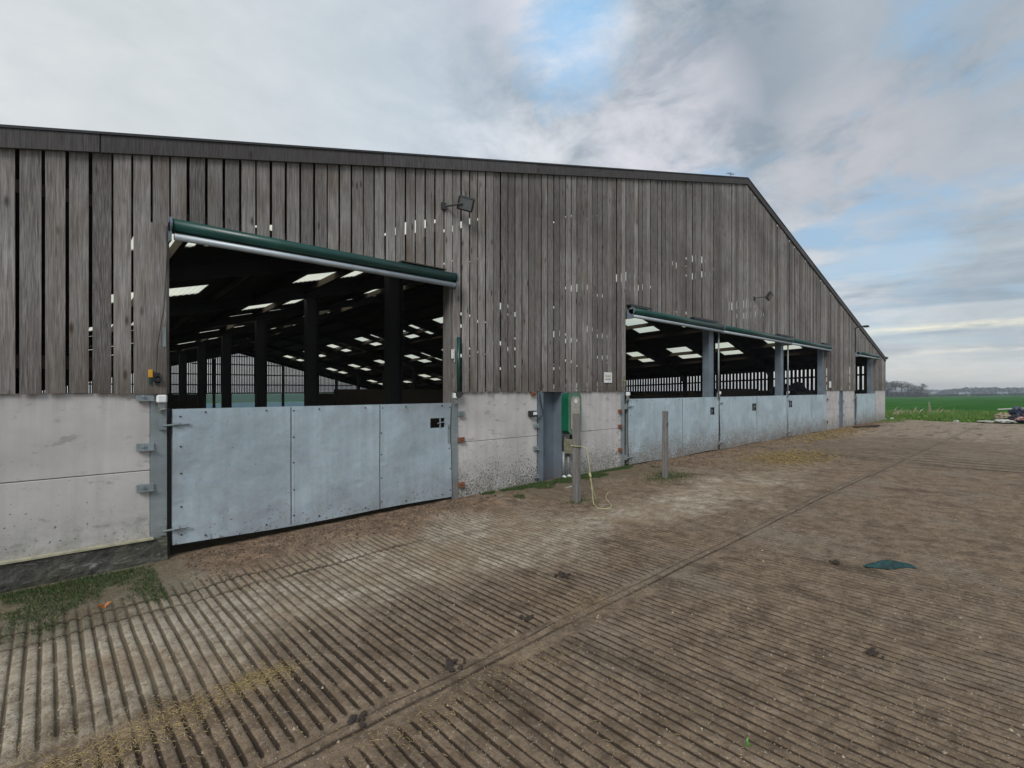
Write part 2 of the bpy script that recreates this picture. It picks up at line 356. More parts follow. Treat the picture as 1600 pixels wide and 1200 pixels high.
def yard_mat():
    k = N('tamped_yard_concrete'); tc = k.n('TexCoord').outputs['Object']
    g, l, o, ms, tn = [k.attr(a) for a in ('groove', 'light', 'orange', 'moss', 'tan')]
    n1 = k.noise(tc, .9, 6, .6); n2 = k.noise(tc, 6., 7, .68, .3); n3 = k.noise(tc, 38., 4, .7); n4 = k.noise(tc, 140., 3, .6)
    n5 = k.noise(k.n('Mapping', {'Vector': tc, 'Scale': (1, 1, 1), 'Location': (9, 3, 0)}).outputs[0], 17., 6, .75, .5)
    dk = k.mix(k.ramp(n2, .34, .66), (.125, .087, .056), (.295, .220, .150))
    dk = k.mix(k.ramp(n1, .5, .68, 0, .65), dk, (.25, .205, .155))
    blotch = k.noise(k.n('Mapping', {'Vector': tc, 'Scale': (1.6, .7, 1)}).outputs[0], 1.3, 6, .7, .4)
    dk = k.mix(k.ramp(blotch, .54, .68, 0, .7), dk, (.070, .046, .032))
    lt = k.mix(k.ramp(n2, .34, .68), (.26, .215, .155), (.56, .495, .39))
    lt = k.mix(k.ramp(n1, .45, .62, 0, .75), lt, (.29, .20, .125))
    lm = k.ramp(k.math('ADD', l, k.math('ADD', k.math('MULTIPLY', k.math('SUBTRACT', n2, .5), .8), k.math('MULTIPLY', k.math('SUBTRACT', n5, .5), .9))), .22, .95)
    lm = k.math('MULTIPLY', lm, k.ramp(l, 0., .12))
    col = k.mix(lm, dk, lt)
    streak = k.noise(k.n('Mapping', {'Vector': tc, 'Scale': (.55, 2.4, 1)}).outputs[0], 1.1, 6, .7, .3)
    tcol = k.mix(k.ramp(n2, .35, .68), (.20, .145, .10), (.46, .37, .265))
    tcol = k.mix(k.ramp(streak, .53, .64, 0, .8), tcol, (.085, .055, .036))
    col = k.mix(k.ramp(k.math('ADD', tn, k.math('MULTIPLY', k.math('SUBTRACT', n1, .5), 1.)), .25, .8), col, tcol)
    og = k.mix(k.ramp(n2, .36, .62), (.065, .040, .025), (.31, .205, .130)); og = k.mix(k.ramp(n5, .52, .64, 0, .8), og, (.055, .032, .02))
    col = k.mix(k.math('MULTIPLY', k.ramp(k.math('ADD', o, k.math('MULTIPLY', k.math('SUBTRACT', n2, .5), 1.3)), .25, .85), .88), col, og)
    mg = k.mix(k.ramp(n3, .35, .65), (.045, .045, .022), (.15, .13, .075))
    col = k.mix(k.math('MULTIPLY', k.ramp(k.math('ADD', ms, k.math('MULTIPLY', k.math('SUBTRACT', n2, .5), 1.4)), .3, .9), .7), col, mg)
    # grit: small pits and pale crumbs lying in the mud
    col = k.mix(k.ramp(n5, .52, .64, 0, .6), col, (.085, .06, .042))
    n6 = k.noise(k.n('Mapping', {'Vector': tc, 'Location': (5, 8, 0)}).outputs[0], 26., 5, .7)
    col = k.mix(k.ramp(n6, .57, .67, 0, .5), col, (.36, .31, .24))
    col = k.mix(k.ramp(n3, .56, .66, 0, .5), col, (.055, .042, .032))
    col = k.mix(k.ramp(n4, .64, .72, 0, .6), col, (.38, .33, .26))
    x, y, z = k.sep(tc)
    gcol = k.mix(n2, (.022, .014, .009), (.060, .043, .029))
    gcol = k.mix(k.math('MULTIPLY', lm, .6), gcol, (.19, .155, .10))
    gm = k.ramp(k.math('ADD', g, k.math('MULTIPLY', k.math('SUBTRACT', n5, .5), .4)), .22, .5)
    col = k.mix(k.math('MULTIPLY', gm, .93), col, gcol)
    def line(yc, wd, wob, x1=None):
        yy = k.math('ADD', y, k.math('MULTIPLY', k.math('SUBTRACT', k.noise(k.n('Mapping', {'Vector': tc, 'Scale': (1, .05, 1)}).outputs[0], 1.7, 6), .5), wob))
        j = k.ramp(k.math('ABSOLUTE', k.math('ADD', yy, yc)), wd*.25, wd, .85, 0.)
        j = k.math('MULTIPLY', j, k.ramp(k.noise(tc, 3., 4), .3, .55, .25, 1.))
        return k.math('MULTIPLY', j, k.ramp(x, x1-.8, x1, 1., 0.)) if x1 else j
    for jn in (line(3.87, .018, .02), line(1.42, .035, .22, 3.6), line(1.16, .03, .3, 2.4), line(3.80, .01, .06)):
        col = k.mix(jn, col, (.035, .025, .018))
    h = k.math('ADD', k.math('MULTIPLY', n3, .5), k.math('ADD', k.math('MULTIPLY', n2, .9), k.math('MULTIPLY', n4, .2)))
    return k.fin(col, k.ramp(n2, .3, .7, .72, .95), k.bump(k.math('ADD', h, k.math('MULTIPLY', n5, .8)), 1., .016), 0., .2)
M['yard'] = yard_mat()
xs = np.concatenate([np.arange(-14, -3, .5), np.arange(-3, -1, .0133), np.arange(-1, 14, .0106), np.arange(14, 34.9, .1)])
ys = np.concatenate([np.arange(-26, -12, .7), np.arange(-12, -6.4, .2), np.arange(-6.4, -1.2, .045), np.arange(-1.2, .071, .03)])
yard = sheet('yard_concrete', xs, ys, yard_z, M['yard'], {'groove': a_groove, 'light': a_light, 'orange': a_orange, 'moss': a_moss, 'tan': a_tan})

YG = yard_z(*np.meshgrid(xs, ys, indexing='ij')); YX, YY = list(xs), list(ys)
import bisect
def yz(x, y):
    i = min(max(bisect.bisect_right(YX, x)-1, 0), len(YX)-2); j = min(max(bisect.bisect_right(YY, y)-1, 0), len(YY)-2)
    u = (x-YX[i])/(YX[i+1]-YX[i]); v = (y-YY[j])/(YY[j+1]-YY[j])
    return float((YG[i, j]*(1-u)+YG[i+1, j]*u)*(1-v)+(YG[i, j+1]*(1-u)+YG[i+1, j+1]*u)*v)

# ---- field and verge beyond the yard (one sheet to the horizon; it dips under the yard and the barn)
def field_z(x, y):
    d = np.hypot(x-34, y)
    z = -.06-.0056*np.clip(d, 0, 900)-.02*np.clip(y, 0, 55)*(x > 33)
    ver = ss(x, 34.5, 35.5)*(1-ss(x, 46, 60))
    z = z+ver*(.42*fbm(x, y, .55, 100, 4)-.10)*(y > -40)
    inside = (x > -14) & (x < 34.7) & (y > -25.9) & (y < 56)
    return np.where(inside, -3.2, z)
def a_verge(x, y): return (1-ss(x+4*(fbm(x, y, .3, 102, 3)-.5), 45, 54))*np.ones_like(y)
def field_mat():
    k = N('grass_field'); tc = k.n('TexCoord').outputs['Object']; v = k.attr('verge')
    n1 = k.noise(k.n('Mapping', {'Vector': tc, 'Scale': (.03, .2, 1)}).outputs[0], 1., 5); n2 = k.noise(tc, 1.2, 7, .7); n3 = k.noise(tc, 9., 5, .7)
    f = k.mix(k.ramp(n1, .35, .65), (.028, .105, .02), (.055, .155, .032)); f = k.mix(k.ramp(n3, .5, .7, 0, .4), f, (.03, .08, .016))
    g = k.mix(k.ramp(n2, .35, .62), (.035, .085, .012), (.095, .145, .03)); g = k.mix(k.ramp(n2, .60, .75, 0, .9), g, (.085, .065, .04))
    return k.fin(k.mix(v, f, g), .9, k.bump(k.math('ADD', n3, n2), .7, .12), 0., .0)
M['field'] = field_mat()
def geo(a, b, n): return list(a*(b/a)**(np.arange(n)/(n-1)))
fx = np.array([-1400, -800, -300, -100, -40, -14.2, -13.99]+list(np.linspace(-8, 34, 6))+[34.69, 34.72]+list(np.arange(34.9, 62, .3))+geo(62, 1400, 60))
fy = np.array([-v for v in geo(40, 1400, 30)][::-1]+list(np.arange(-39.5, -26.2, .6))+[-26.01, -25.89]+list(np.arange(-25.4, 20, .3))+list(np.arange(20, 55.5, 1.))+[55.99, 56.05]+geo(60, 1400, 40))
field = sheet('field', fx, fy, field_z, M['field'], {'verge': a_verge})

# ---------------------------------------------------------------- the barn
barn = empty('cattle_barn', (0, 0, 0), label='long cattle barn with grey timber boarded gable, white concrete base and roller openings', cat='barn')
# front boarding
b = MB(); x = X0+.01; i = 0
while x < X1-.05:
    w = .1385+R.uniform(-.003, .004); i += 1
    if x+w > X1: w = X1-x
    y = -.030+R.uniform(-.009, .007); tl = R.uniform(-.002, .002); b.cur = i+R.random()*.5
    xm = x+w/2; bot = BT-.015+R.uniform(-.008, .006)
    for a, c in OPEN:
        if a-.02 < xm < c+.02: bot = 3.40
    z1, z2 = roofz(x)-.05, roofz(x+w)-.05
    b.hexa([(x+tl, y, bot), (x+w+tl, y, bot+R.uniform(-.003, .003)), (x+w+tl, y+.008, bot), (x+tl, y+.008, bot), (x, y, z1), (x+w, y, z2), (x+w, y+.008, z2), (x, y+.008, z1)])
    x += w+.024+R.uniform(-.007, .007)
b.build('gable_boarding', M['board'], barn)
# rails behind the boarding
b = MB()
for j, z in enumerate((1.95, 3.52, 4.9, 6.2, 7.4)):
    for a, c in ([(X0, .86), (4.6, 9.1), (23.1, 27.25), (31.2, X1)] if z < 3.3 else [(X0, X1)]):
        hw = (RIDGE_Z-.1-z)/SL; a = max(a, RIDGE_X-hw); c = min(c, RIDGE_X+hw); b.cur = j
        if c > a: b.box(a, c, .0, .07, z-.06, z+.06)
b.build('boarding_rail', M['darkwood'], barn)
# fascia along the verge, in lengths
for sgn in (-1, 1):
    b = MB(); n = 6; L = 17.95
    for q in range(n):
        a, c = L*q/n, L*(q+1)/n-.012
        b.cur = q*1.7+sgn; yo = -.072-.004*(q % 2)
        za, zc = RIDGE_Z-SL*a, RIDGE_Z-SL*c; xa, xc = RIDGE_X+sgn*a, RIDGE_X+sgn*c
        p = [(xa, yo, za-.18), (xc, yo, zc-.18), (xc, yo+.03, zc-.18), (xa, yo+.03, za-.18), (xa, yo, za-.012), (xc, yo, zc-.012), (xc, yo+.03, zc-.012), (xa, yo+.03, za-.012)]
        b.hexa(p)
    b.build('fascia_board', M['fascia'], barn)
    b = MB(); za, zc = RIDGE_Z, RIDGE_Z-SL*(L+.2); xa, xc = RIDGE_X, RIDGE_X+sgn*(L+.2)
    b.hexa([(xa, -.085, za-.008), (xc, -.085, zc-.008), (xc, .1, zc-.008), (xa, .1, za-.008), (xa, -.085, za+.016), (xc, -.085, zc+.016), (xc, .1, zc+.016), (xa, .1, za+.016)])
    b.build('verge_flashing', M['darksteel'], barn)
# roof sheets with openings for the rooflights
PAIRS = [3.5, 8.4, 13.4]; RW, RL = 1.0, 1.35
LY = sorted([6.75+BAY*k for k in range(-1, 8)]+[9.5+BAY*k for k in range(-1, 8)]); LY = [y for y in LY if 3 < y < 52]
DZ = .09
lights = []
for sgn in (-1, 1):
    xb = {0., 18.1}
    for p in (PAIRS if sgn > 0 else [3.3, 8.0, 12.7]):
        for q in (0, 1.14): xb |= {p-.5+q, p+.5+q}
    xb = sorted(xb); yb = [.1]
    for y in LY: yb += [y-RL/2, y+RL/2]
    yb.append(YE+.1); b = MB()
    for i in range(len(xb)-1):
        for j in range(len(yb)-1):
            hole = (i % 2 == 1) and (j % 2 == 1)
            q = []
            for (u, v) in ((xb[i], yb[j]), (xb[i+1], yb[j]), (xb[i+1], yb[j+1]), (xb[i], yb[j+1])):
                q.append((RIDGE_X+sgn*u, v, RIDGE_Z-DZ-SL*u-GD*v))
            if hole: lights.append((q, sgn)); continue
            b.hexa([(p[0], p[1], p[2]) for p in q]+[(p[0], p[1], p[2]+.03) for p in q])
    b.build('roof', M['darksteel'], barn)
def ldist(q): c = q[0][0]; return (q[0][0][0])**2*0+((c[0])**2+(c[1]-CAMY)**2)
lights.sort(key=ldist); rest = MB()
for n_, (q, sgn) in enumerate(lights):
    b = MB() if n_ < 96 else rest
    vs = []; K = 14
    for k in range(K+1):   # corrugated translucent sheet
        t = k/K; hz = .018*math.cos(k*PI)
        p0 = [q[0][i]+(q[1][i]-q[0][i])*t for i in range(3)]; p1 = [q[3][i]+(q[2][i]-q[3][i])*t for i in range(3)]
        vs += [(p0[0], p0[1], p0[2]+.01+hz*0.6), (p1[0], p1[1], p1[2]+.01+hz*0.6)]
    b.add(vs, [(2*k, 2*k+2, 2*k+3, 2*k+1) for k in range(K)])
    if n_ < 96: b.build('rooflight', M['rooflight'], barn)
if rest.v: rest.build('rooflight', M['rooflight'], barn, kind='stuff')
# purlins
for sgn in (-1, 1):
    u = .25
    while u < 17.9:
        if not any(p-.62 < u < p+1.76 for p in PAIRS) or any(abs(u-(p+.57)) < .3 for p in PAIRS):
            b = MB(); b.cur = u; X = RIDGE_X+sgn*u; zt = RIDGE_Z-DZ-SL*u-.02
            b.hexa([(X-.035, .12, zt-.2), (X+.035, .12, zt-.2), (X+.035, YE, zt-.2-GD*YE), (X-.035, YE, zt-.2-GD*YE), (X-.035, .12, zt), (X+.035, .12, zt), (X+.035, YE, zt-GD*YE), (X-.035, YE, zt-GD*YE)])
            b.build('purlin', M['darkwood'], barn); u += 1.3
        else: u += .35
# portal frames
NC = [6.8, 25.1]
for n_ in range(1, 10):
    yy = BAY*n_; g = -GD*yy
    for sgn in (-1, 1):
        b = MB(); xa, xc = RIDGE_X, RIDGE_X+sgn*17.8; za, zc = RIDGE_Z-.14+g, RIDGE_Z-.14-SL*17.8+g
        for (d0, d1, hw) in ((0, .02, .08), (.02, .32, .008), (.32, .34, .08)):
            b.hexa([(xa, yy-hw, za-d1), (xc, yy-hw, zc-d1), (xc, yy+hw, zc-d1), (xa, yy+hw, za-d1), (xa, yy-hw, za-d0), (xc, yy-hw, zc-d0), (xc, yy+hw, zc-d0), (xa, yy+hw, za-d0)])
        b.build('rafter', M['darksteel'], barn)
        # eaves haunch + side column
        b = MB(); xs_ = RIDGE_X+sgn*17.7; zt = zc-.02
        b.box(xs_-.13, xs_+.13, yy-.08, yy+.08, g-.1, zt); b.prism([(xs_-sgn*.1, zt-.05), (xs_-sgn*1.3, zt+.28), (xs_-sgn*.1, zt-.9)][::1], yy-.03, yy+.03)
        b.build('eaves_column', M['darksteel'], barn)
    for cx in NC:
        b = MB(); zt = roofz(cx, yy)-.45; hw = .21 if cx < 10 else .13
        b.box(cx-hw, cx+hw, yy-.012, yy+.012, g-.05, zt); b.box(cx-hw, cx-hw+.02, yy-.13, yy+.13, g-.05, zt); b.box(cx+hw-.02, cx+hw, yy-.13, yy+.13, g-.05, zt)
        b.build('inner_column', M['darksteel'], barn)
# side walls (slatted boards above concrete)
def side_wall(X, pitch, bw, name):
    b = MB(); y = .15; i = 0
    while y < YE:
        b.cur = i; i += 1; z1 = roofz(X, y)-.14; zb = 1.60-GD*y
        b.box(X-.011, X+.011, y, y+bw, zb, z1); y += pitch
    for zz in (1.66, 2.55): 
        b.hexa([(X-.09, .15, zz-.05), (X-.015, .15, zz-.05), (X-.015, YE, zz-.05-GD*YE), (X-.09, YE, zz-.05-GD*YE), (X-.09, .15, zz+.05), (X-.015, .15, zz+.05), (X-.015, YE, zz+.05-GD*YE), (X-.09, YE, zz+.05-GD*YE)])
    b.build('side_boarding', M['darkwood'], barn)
    b = MB(); zr = roofz(X)-.1; zq = zr-GD*YE; xi = X-.10 if X > 0 else X+.02
    b.hexa([(xi, .15, zr-.24), (xi+.07, .15, zr-.24), (xi+.07, YE, zq-.24), (xi, YE, zq-.24), (xi, .15, zr+.03), (xi+.07, .15, zr+.03), (xi+.07, YE, zq+.03), (xi, YE, zq+.03)]); b.build('eaves_beam', M['darksteel'], barn)
    b = MB(); b.hexa([(X-.12, .1, -.3), (X+.0, .1, -.3), (X+.0, YE, -2.3), (X-.12, YE, -2.3), (X-.12, .1, 1.7), (X, .1, 1.7), (X, YE, 1.2), (X-.12, YE, 1.2)])
    b.build('side_wall', M['foot'], barn)
side_wall(X1-.03, .222, .148, 'side')
side_wall(X0+.1, .165, .145, 'side')
# back gable
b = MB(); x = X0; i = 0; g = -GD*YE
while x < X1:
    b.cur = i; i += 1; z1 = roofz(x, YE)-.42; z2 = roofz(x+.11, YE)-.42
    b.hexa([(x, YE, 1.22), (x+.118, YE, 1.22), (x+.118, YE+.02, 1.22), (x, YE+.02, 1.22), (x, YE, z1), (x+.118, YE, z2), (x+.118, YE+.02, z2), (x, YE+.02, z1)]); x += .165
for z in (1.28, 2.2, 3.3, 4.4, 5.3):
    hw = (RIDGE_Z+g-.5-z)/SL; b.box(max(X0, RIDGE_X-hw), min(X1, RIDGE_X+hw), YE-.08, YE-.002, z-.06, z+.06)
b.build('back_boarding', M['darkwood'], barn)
b = MB(); b.prism([(X0, roofz(X0, YE)-.42), (RIDGE_X, RIDGE_Z+g-.42), (X1, roofz(X1, YE)-.42), (X1, roofz(X1, YE)-.1), (RIDGE_X, RIDGE_Z+g-.1), (X0, roofz(X0, YE)-.1)], YE-.02, YE+.03)
b.build('back_fascia', M['darksteel'], barn)
b = MB(); b.box(11.6, 24., YE-.01, YE+.0, .36, 1.18); b.build('wind_curtain', M['curtain'], barn)
b = MB(); b.box(11.6, 24., YE-.01, YE+.0, -1.7, .28); b.build('wind_curtain', M['curtain2'], barn, label='pale blue wind curtain at the foot of the far gable')
b = MB(); b.box(X0, 11.5, YE-.06, YE+.06, -2.4, 1.2); b.box(24.1, X1, YE-.06, YE+.06, -2.4, 1.2); b.box(11.5, 11.6, YE-.1, YE+.1, -2.2, 1.2); b.box(24., 24.1, YE-.1, YE+.1, -2.2, 1.2)
for cx in (12.9, 17.4, 19.9): b.box(cx-.12, cx+.12, YE-.25, YE-.03, -2.2, roofz(cx, YE)-.45)
b.build('back_wall', M['foot'], barn)
b = MB(); b.cur = 3; b.box(8.75, 17.4, 14, 14.14, -.6, 1.71); b.build('partition_wall', M['darkwood'], barn)
b = MB(); b.cur = 5; b.box(19.9, 23.9, 3, 3.1, -.2, 1.73); b.build('partition_wall', M['darkwood'], barn)
# gutter at the right eave
b = MB(); b.hexa([(X1+.02, -.1, 3.36), (X1+.19, -.1, 3.36), (X1+.19, YE, 3.36-GD*YE), (X1+.02, YE, 3.36-GD*YE), (X1-.02, -.1, 3.47), (X1+.21, -.1, 3.47), (X1+.21, YE, 3.47-GD*YE), (X1-.02, YE, 3.47-GD*YE)])
b.build('gutter', M['green'], barn)

# concrete base of the front wall: stacked panels
def panel(x0, x1, z0_, z1_):
    b = MB(); b.bevbox(x0, x1, .0, .13, z0_, z1_, .006); return b.build('concrete_panel', M['conc'], barn)
for (a, c, zb) in ((X0, .77, .17), (4.672, 6.43, -.05), (7.135, 8.98, -.02), (23.12, 24.87, -.05), (25.44, 27.25, -.05), (31.18, X1, -.1)):
    panel(a, c, zb, .868); panel(a, c, .874, BT-.012)
fxs = np.linspace(X0-.02, .905, 170); fzs = np.linspace(-.35, .172, 26); b = MB(); vs = []
for X in fxs:
    for z in fzs: vs.append((X, -.065-.10*max(0, .12-z)**1.0+.035*(.5-float(fbm(X, z*1.6, 5, 140, 4)))*2*(1 if z < .16 else .2), z))
    vs.append((X, .1, .172)); vs.append((X, .1, -.35))
nn = len(fzs)+2
b.add(vs, [(i*nn+j, (i+1)*nn+j, (i+1)*nn+j+1, i*nn+j+1) for i in range(len(fxs)-1) for j in range(nn-1)]+[tuple((len(fxs)-1)*nn+j for j in range(nn))])
b.build('footing', M['foot'], barn)
b = MB(); b.box(X0, .79, -.078, .0, .173, .188); b.build('footing_ledge', plain('lit_ledge', (.38, .36, .25), .9, 0., .3, 12.), barn)  # yellowish line on the footing top: light on the ledge put into colour
# steel posts between panels
def post(x0, x1, y0, y1, z0_, z1_, m='steel', name='steel_post', n=0):
    b = MB(); t = .012
    b.bevbox(x0, x1, y0, y0+t, z0_, z1_, .002); b.box(x0+.002, x0+t, y0+t, y1, z0_, z1_); b.box(x1-t, x1-.002, y0+t, y1, z0_, z1_)
    return b.build(name, M[m], barn)
post(.77, .912, -.012, .2, -.12, BT-.014)
post(4.552, 4.668, -.012, .2, -.1, BT-.014)
post(8.985, 9.10, -.012, .2, -.1, BT-.014)
post(23.07, 23.115, -.012, .2, -.1, BT-.014, 'steelblue')
post(27.255, 27.29, -.012, .2, -.1, BT-.014, 'steelblue')
post(31.14, 31.176, -.012, .2, -.1, BT-.014, 'steelblue')
for (a, c) in ((6.435, 7.13), (24.875, 25.435)):      # recessed H columns
    b = MB(); b.box(a, a+.13, -.01, .002, -.1, BT-.014); b.box(a+.13, a+.145, -.01, .24, -.1, BT-.014)
    b.box(a+.145, c-.06, .2, .215, -.1, BT-.014); b.box(c-.06, c-.045, -.01, .24, -.1, BT-.014); b.box(c-.045, c, -.01, .002, -.1, BT-.014)
    b.build('steel_column', M['steelblue'], barn)
    b = MB(); b.box(a, c, .26, .45, BT, roofz(a)-.3); b.build('upper_column', M['darksteel'], barn)
for X in (13.13, 18.33, 22.86, 30.75):                 # columns standing in the openings
    b = MB(); w = .25; b.box(X, X+w, .06, .075, -.1, 3.7); b.box(X+.115, X+.13, .075, .235, -.1, 3.7); b.box(X, X+w, .235, .25, -.1, 3.7); b.box(X, X+.01, .075, .235, -.1, 3.7)
    b.build('steel_column', M['steelblue'], barn)
for X in (13.43, 18.65): 
    b = MB(); b.tube([(X, -.06, 1.45), (X, -.06, 3.25)], .022, 8); b.box(X-.01, X+.07, -.04, -.01, -.05, 1.6); b.build('guide_pipe', M['steel'], barn, smooth=True)
# timber jambs and headers
def jamb(x0, x1, y0, y1, z0_, z1_, name='jamb'):
    b = MB(); b.cur = x0; b.bevbox(x0, x1, y0, y1, z0_, z1_, .004); b.build(name, M['timber'], barn)
jamb(4.505, 4.575, -.008, .16, BT-.2, 3.42); jamb(.83, .895, -.008, .12, BT, 3.42); jamb(9.055, 9.115, -.008, .12, BT, 3.42)
jamb(23.05, 23.11, -.008, .12, BT, 3.42); jamb(27.24, 27.3, -.008, .12, BT, 3.4); jamb(31.12, 31.18, -.008, .12, BT, 3.4)
for (a, c) in OPEN: jamb(a, c, .002, .1, 3.36, 3.46, 'header')
b = MB(); b.cur = 9; b.box(.765, .90, -.062, -.034, BT-.02, 3.40); b.build('corner_board', M['board'], barn)

# roller curtains
def roller(x0, x1, end=False):
    r = MB(); y = -.16; z = 3.385
    r.tube([(x0, y, z), (x1, y, z)], .066, 18)
    ro = r.build('roller_curtain', M['green'], barn, smooth=True)
    r = MB(); r.tube([(x0+.02, y-.01, z-.118), (x1-.01, y-.01, z-.118)], .036, 14); r.build('bottom_bar', M['silver'], ro, smooth=True)
    for X in ((x0-.012, x1+.012) if end else (x0-.012,)):
        r = MB(); r.tube([(X-.008, y, z), (X+.008, y, z)], .078, 18); r.box(X-.008, X+.008, y-.035, -.03, z-.17, z+.03); r.build('end_bracket', M['steelblue'], ro)
    return ro
roller(.93, 4.50, True); roller(9.17, 13.42); roller(13.46, 18.62); roller(18.66, 23.06, True); roller(27.35, 31.1, True)
for (a, c) in ((9.12, 9.95), (11.9, 13.2), (17.6, 18.9), (22.3, 23.0)):
    b = MB(); b.box(a, c, -.15, -.035, 3.50, 3.525); b.box(a, c, -.155, -.15, 3.47, 3.525); b.build('cover_flashing', M['darksteel'], barn)
jw = MB(); jw.cur = 2; jw.box(3.6, 4.35, -.16, -.035, 3.475, 3.49); jw.build('cover_flashing', M['darkwood'], barn)

# gates of galvanised sheet
def gate(x0, x1, m, holes=(), seams=(), dirt=0, y=-.035, zb=.06, zt=1.495, dent=None, label=None):
    b = MB(); xsn = sorted({x0, x1}|{h[0] for h in holes}|{h[1] for h in holes}); 
    def zz(x): return zb+.012*math.sin(x*2.1)
    step = .12; allx = []
    for i in range(len(xsn)-1):
        k = max(1, int((xsn[i+1]-xsn[i])/step)); allx += [xsn[i]+(xsn[i+1]-xsn[i])*j/k for j in range(k)]
    allx.append(xsn[-1])
    def yy(x, z):
        d = .010*math.sin(x*1.9+z*2.3)*math.sin(x*.7+1)+.005*math.sin(x*5.3+z*4.1)
        if dent:
            t = (z-(dent[1]+.35*(x-dent[0]))); s_ = max(0, min(1, (x-dent[0]+.4)/.5))
            d += .03*s_*(1/(1+math.exp(-t*28)))-.0
        return y+d*(1-abs(2*(z-zb)/(zt-zb)-1)**6)
    zsn0 = [zb, zt]+[h[2] for h in holes]+[h[3] for h in holes]; zsn0 = sorted(set(zsn0)); zs_ = []
    for i in range(len(zsn0)-1):
        k = max(1, int((zsn0[i+1]-zsn0[i])/.11)); zs_ += [zsn0[i]+(zsn0[i+1]-zsn0[i])*j/k for j in range(k)]
    zs_.append(zsn0[-1])
    vs = [(xx, yy(xx, z), z if z > zb else zz(xx)) for xx in allx for z in zs_]; nz = len(zs_); fs = []
    for i in range(len(allx)-1):
        for j in range(nz-1):
            cx, cz = (allx[i]+allx[i+1])/2, (zs_[j]+zs_[j+1])/2
            if any(h[0] < cx < h[1] and h[2] < cz < h[3] for h in holes): continue
            fs.append((i*nz+j, (i+1)*nz+j, (i+1)*nz+j+1, i*nz+j+1))
    n0 = len(vs); vs2 = [(a, b_+.003, c_) for a, b_, c_ in vs]; fs2 = [tuple(n0+k for k in f[::-1]) for f in fs]
    b.add(vs+vs2, fs+fs2)
    g_ = b.build('gate', m, barn, smooth=True, label=label)
    f = MB(); t = .045; yb = y+.035
    for (p, q, r, s_) in ((x0, x1, zt-t, zt-.003), (x0, x1, zb+.02, zb+.02+t), (x0, x0+t, zb+.02+t, zt-t), (x1-t, x1, zb+.02+t, zt-t), (x0+t, x1-t, .74, .78)): f.box(p, q, yb, yb+.045, r, s_)
    f.build('gate_frame', M['steel'], g_)
    sc = MB(); xx = x0+.06
    for xx in [x0+.05]+list(seams)+[x1-.05]:
        for k in range(5):
            z = zb+.1+k*(zt-zb-.16)/4; z += R.uniform(-.02, .02); xr = xx+.025+R.uniform(-.01, .01); sc.tube([(xr, yy(xr, z)-.006, z), (xr, yy(xr, z)+.002, z)], .010, 7)
    k = 0
    while x0+.3+k*.62 < x1: xx = x0+.3+k*.62; sc.tube([(xx, y-.012, zt-.04), (xx, y+.01, zt-.04)], .009, 7); sc.tube([(xx, y-.012, zb+.06), (xx, y+.01, zb+.06)], .009, 7); k += 1
    sc.build('gate_screws', M['darksteel'], g_)
    for s_ in seams:
        sm = MB(); pts = [zb+.01+(zt-zb-.02)*k/14 for k in range(15)]
        vv = []
        for z in pts: vv += [(s_, yy(s_, z)-.0015, z), (s_+.034, yy(s_, z)-.0035, z), (s_+.034, yy(s_, z)-.0005, z)]
        fz = []
        for k in range(14): fz += [(3*k, 3*k+1, 3*k+4, 3*k+3), (3*k+1, 3*k+2, 3*k+5, 3*k+4)]
        sm.add(vv, fz); sm.build('sheet_seam', M['steel'] if m == M['gate2'] else m, g_)
        dl = MB()
        for k in range(14 if m == M['gate'] else 0): za, zc = pts[k], pts[k+1]; ya, yc = yy(s_, za)-.0045, yy(s_, zc)-.0045; dl.hexa([(s_-.009, ya, za), (s_-.001, ya, za), (s_-.001, ya+.004, za), (s_-.009, ya+.004, za), (s_-.009, yc, zc), (s_-.001, yc, zc), (s_-.001, yc+.004, zc), (s_-.009, yc+.004, zc)])
        if dl.v: dl.build('seam_edge', M['darksteel'], g_)
    for h in holes:
        lt = MB(); lt.box(h[0]+.62*(h[1]-h[0]), h[0]+.70*(h[1]-h[0]), y+.02, y+.03, h[2], h[3]); lt.tube([(h[0]+.45*(h[1]-h[0]), y+.015, h[2]+.45*(h[3]-h[2])), (h[1], y+.015, h[2]+.6*(h[3]-h[2]))], .008, 6); lt.build('latch', M['steel'], g_)
    return g_
def hinge(g_, xp, xg, z, y=-.05):
    h = MB(); h.tube([(xp, y, z-.01), (xg, y-.01, z+.0)], .011, 8); h.tube([(xp+(xg-xp)*.42, y-.006, z), (xp+(xg-xp)*.62, y-.008, z)], .025, 6)
    h.box(xp-.03, xp+.03, y-.0, -.01, z-.05, z+.05); h.build('hinge', M['steel'], g_)
g1 = gate(.955, 4.53, M['gate'], holes=((4.17, 4.42, 1.125, 1.27),), seams=(2.158, 3.333), dent=(3.95, .62), label='large three-sheet galvanised gate with a creased lower right corner')
hinge(g1, .87, 1.10, 1.335); hinge(g1, .87, 1.10, .245)
b = MB(); b.box(.922, .945, .04, .16, -.1, 1.5); b.build('gate_post', M['darksteel'], barn)
g2 = gate(9.22, 13.45, M['gate2'], holes=((12.98, 13.22, 1.02, 1.22),), seams=(11.5,), label='long grey-blue sheet gate behind the second wooden post')
g3 = gate(13.56, 18.6, M['gate2'], holes=((15.72, 16.02, 1.05, 1.27),), seams=(16.05,), label='middle sheet gate with heavy mud splashes and a central latch hole')
g4 = gate(18.74, 23.0, M['gate2'], holes=((18.85, 19.15, 1.08, 1.3),), seams=(21.2,), label='right sheet gate of the wide opening, latch hole at its left edge')
g5 = gate(27.45, 31.0, M['gate2'], seams=(29.2,), label='farthest sheet gate near the barn corner')
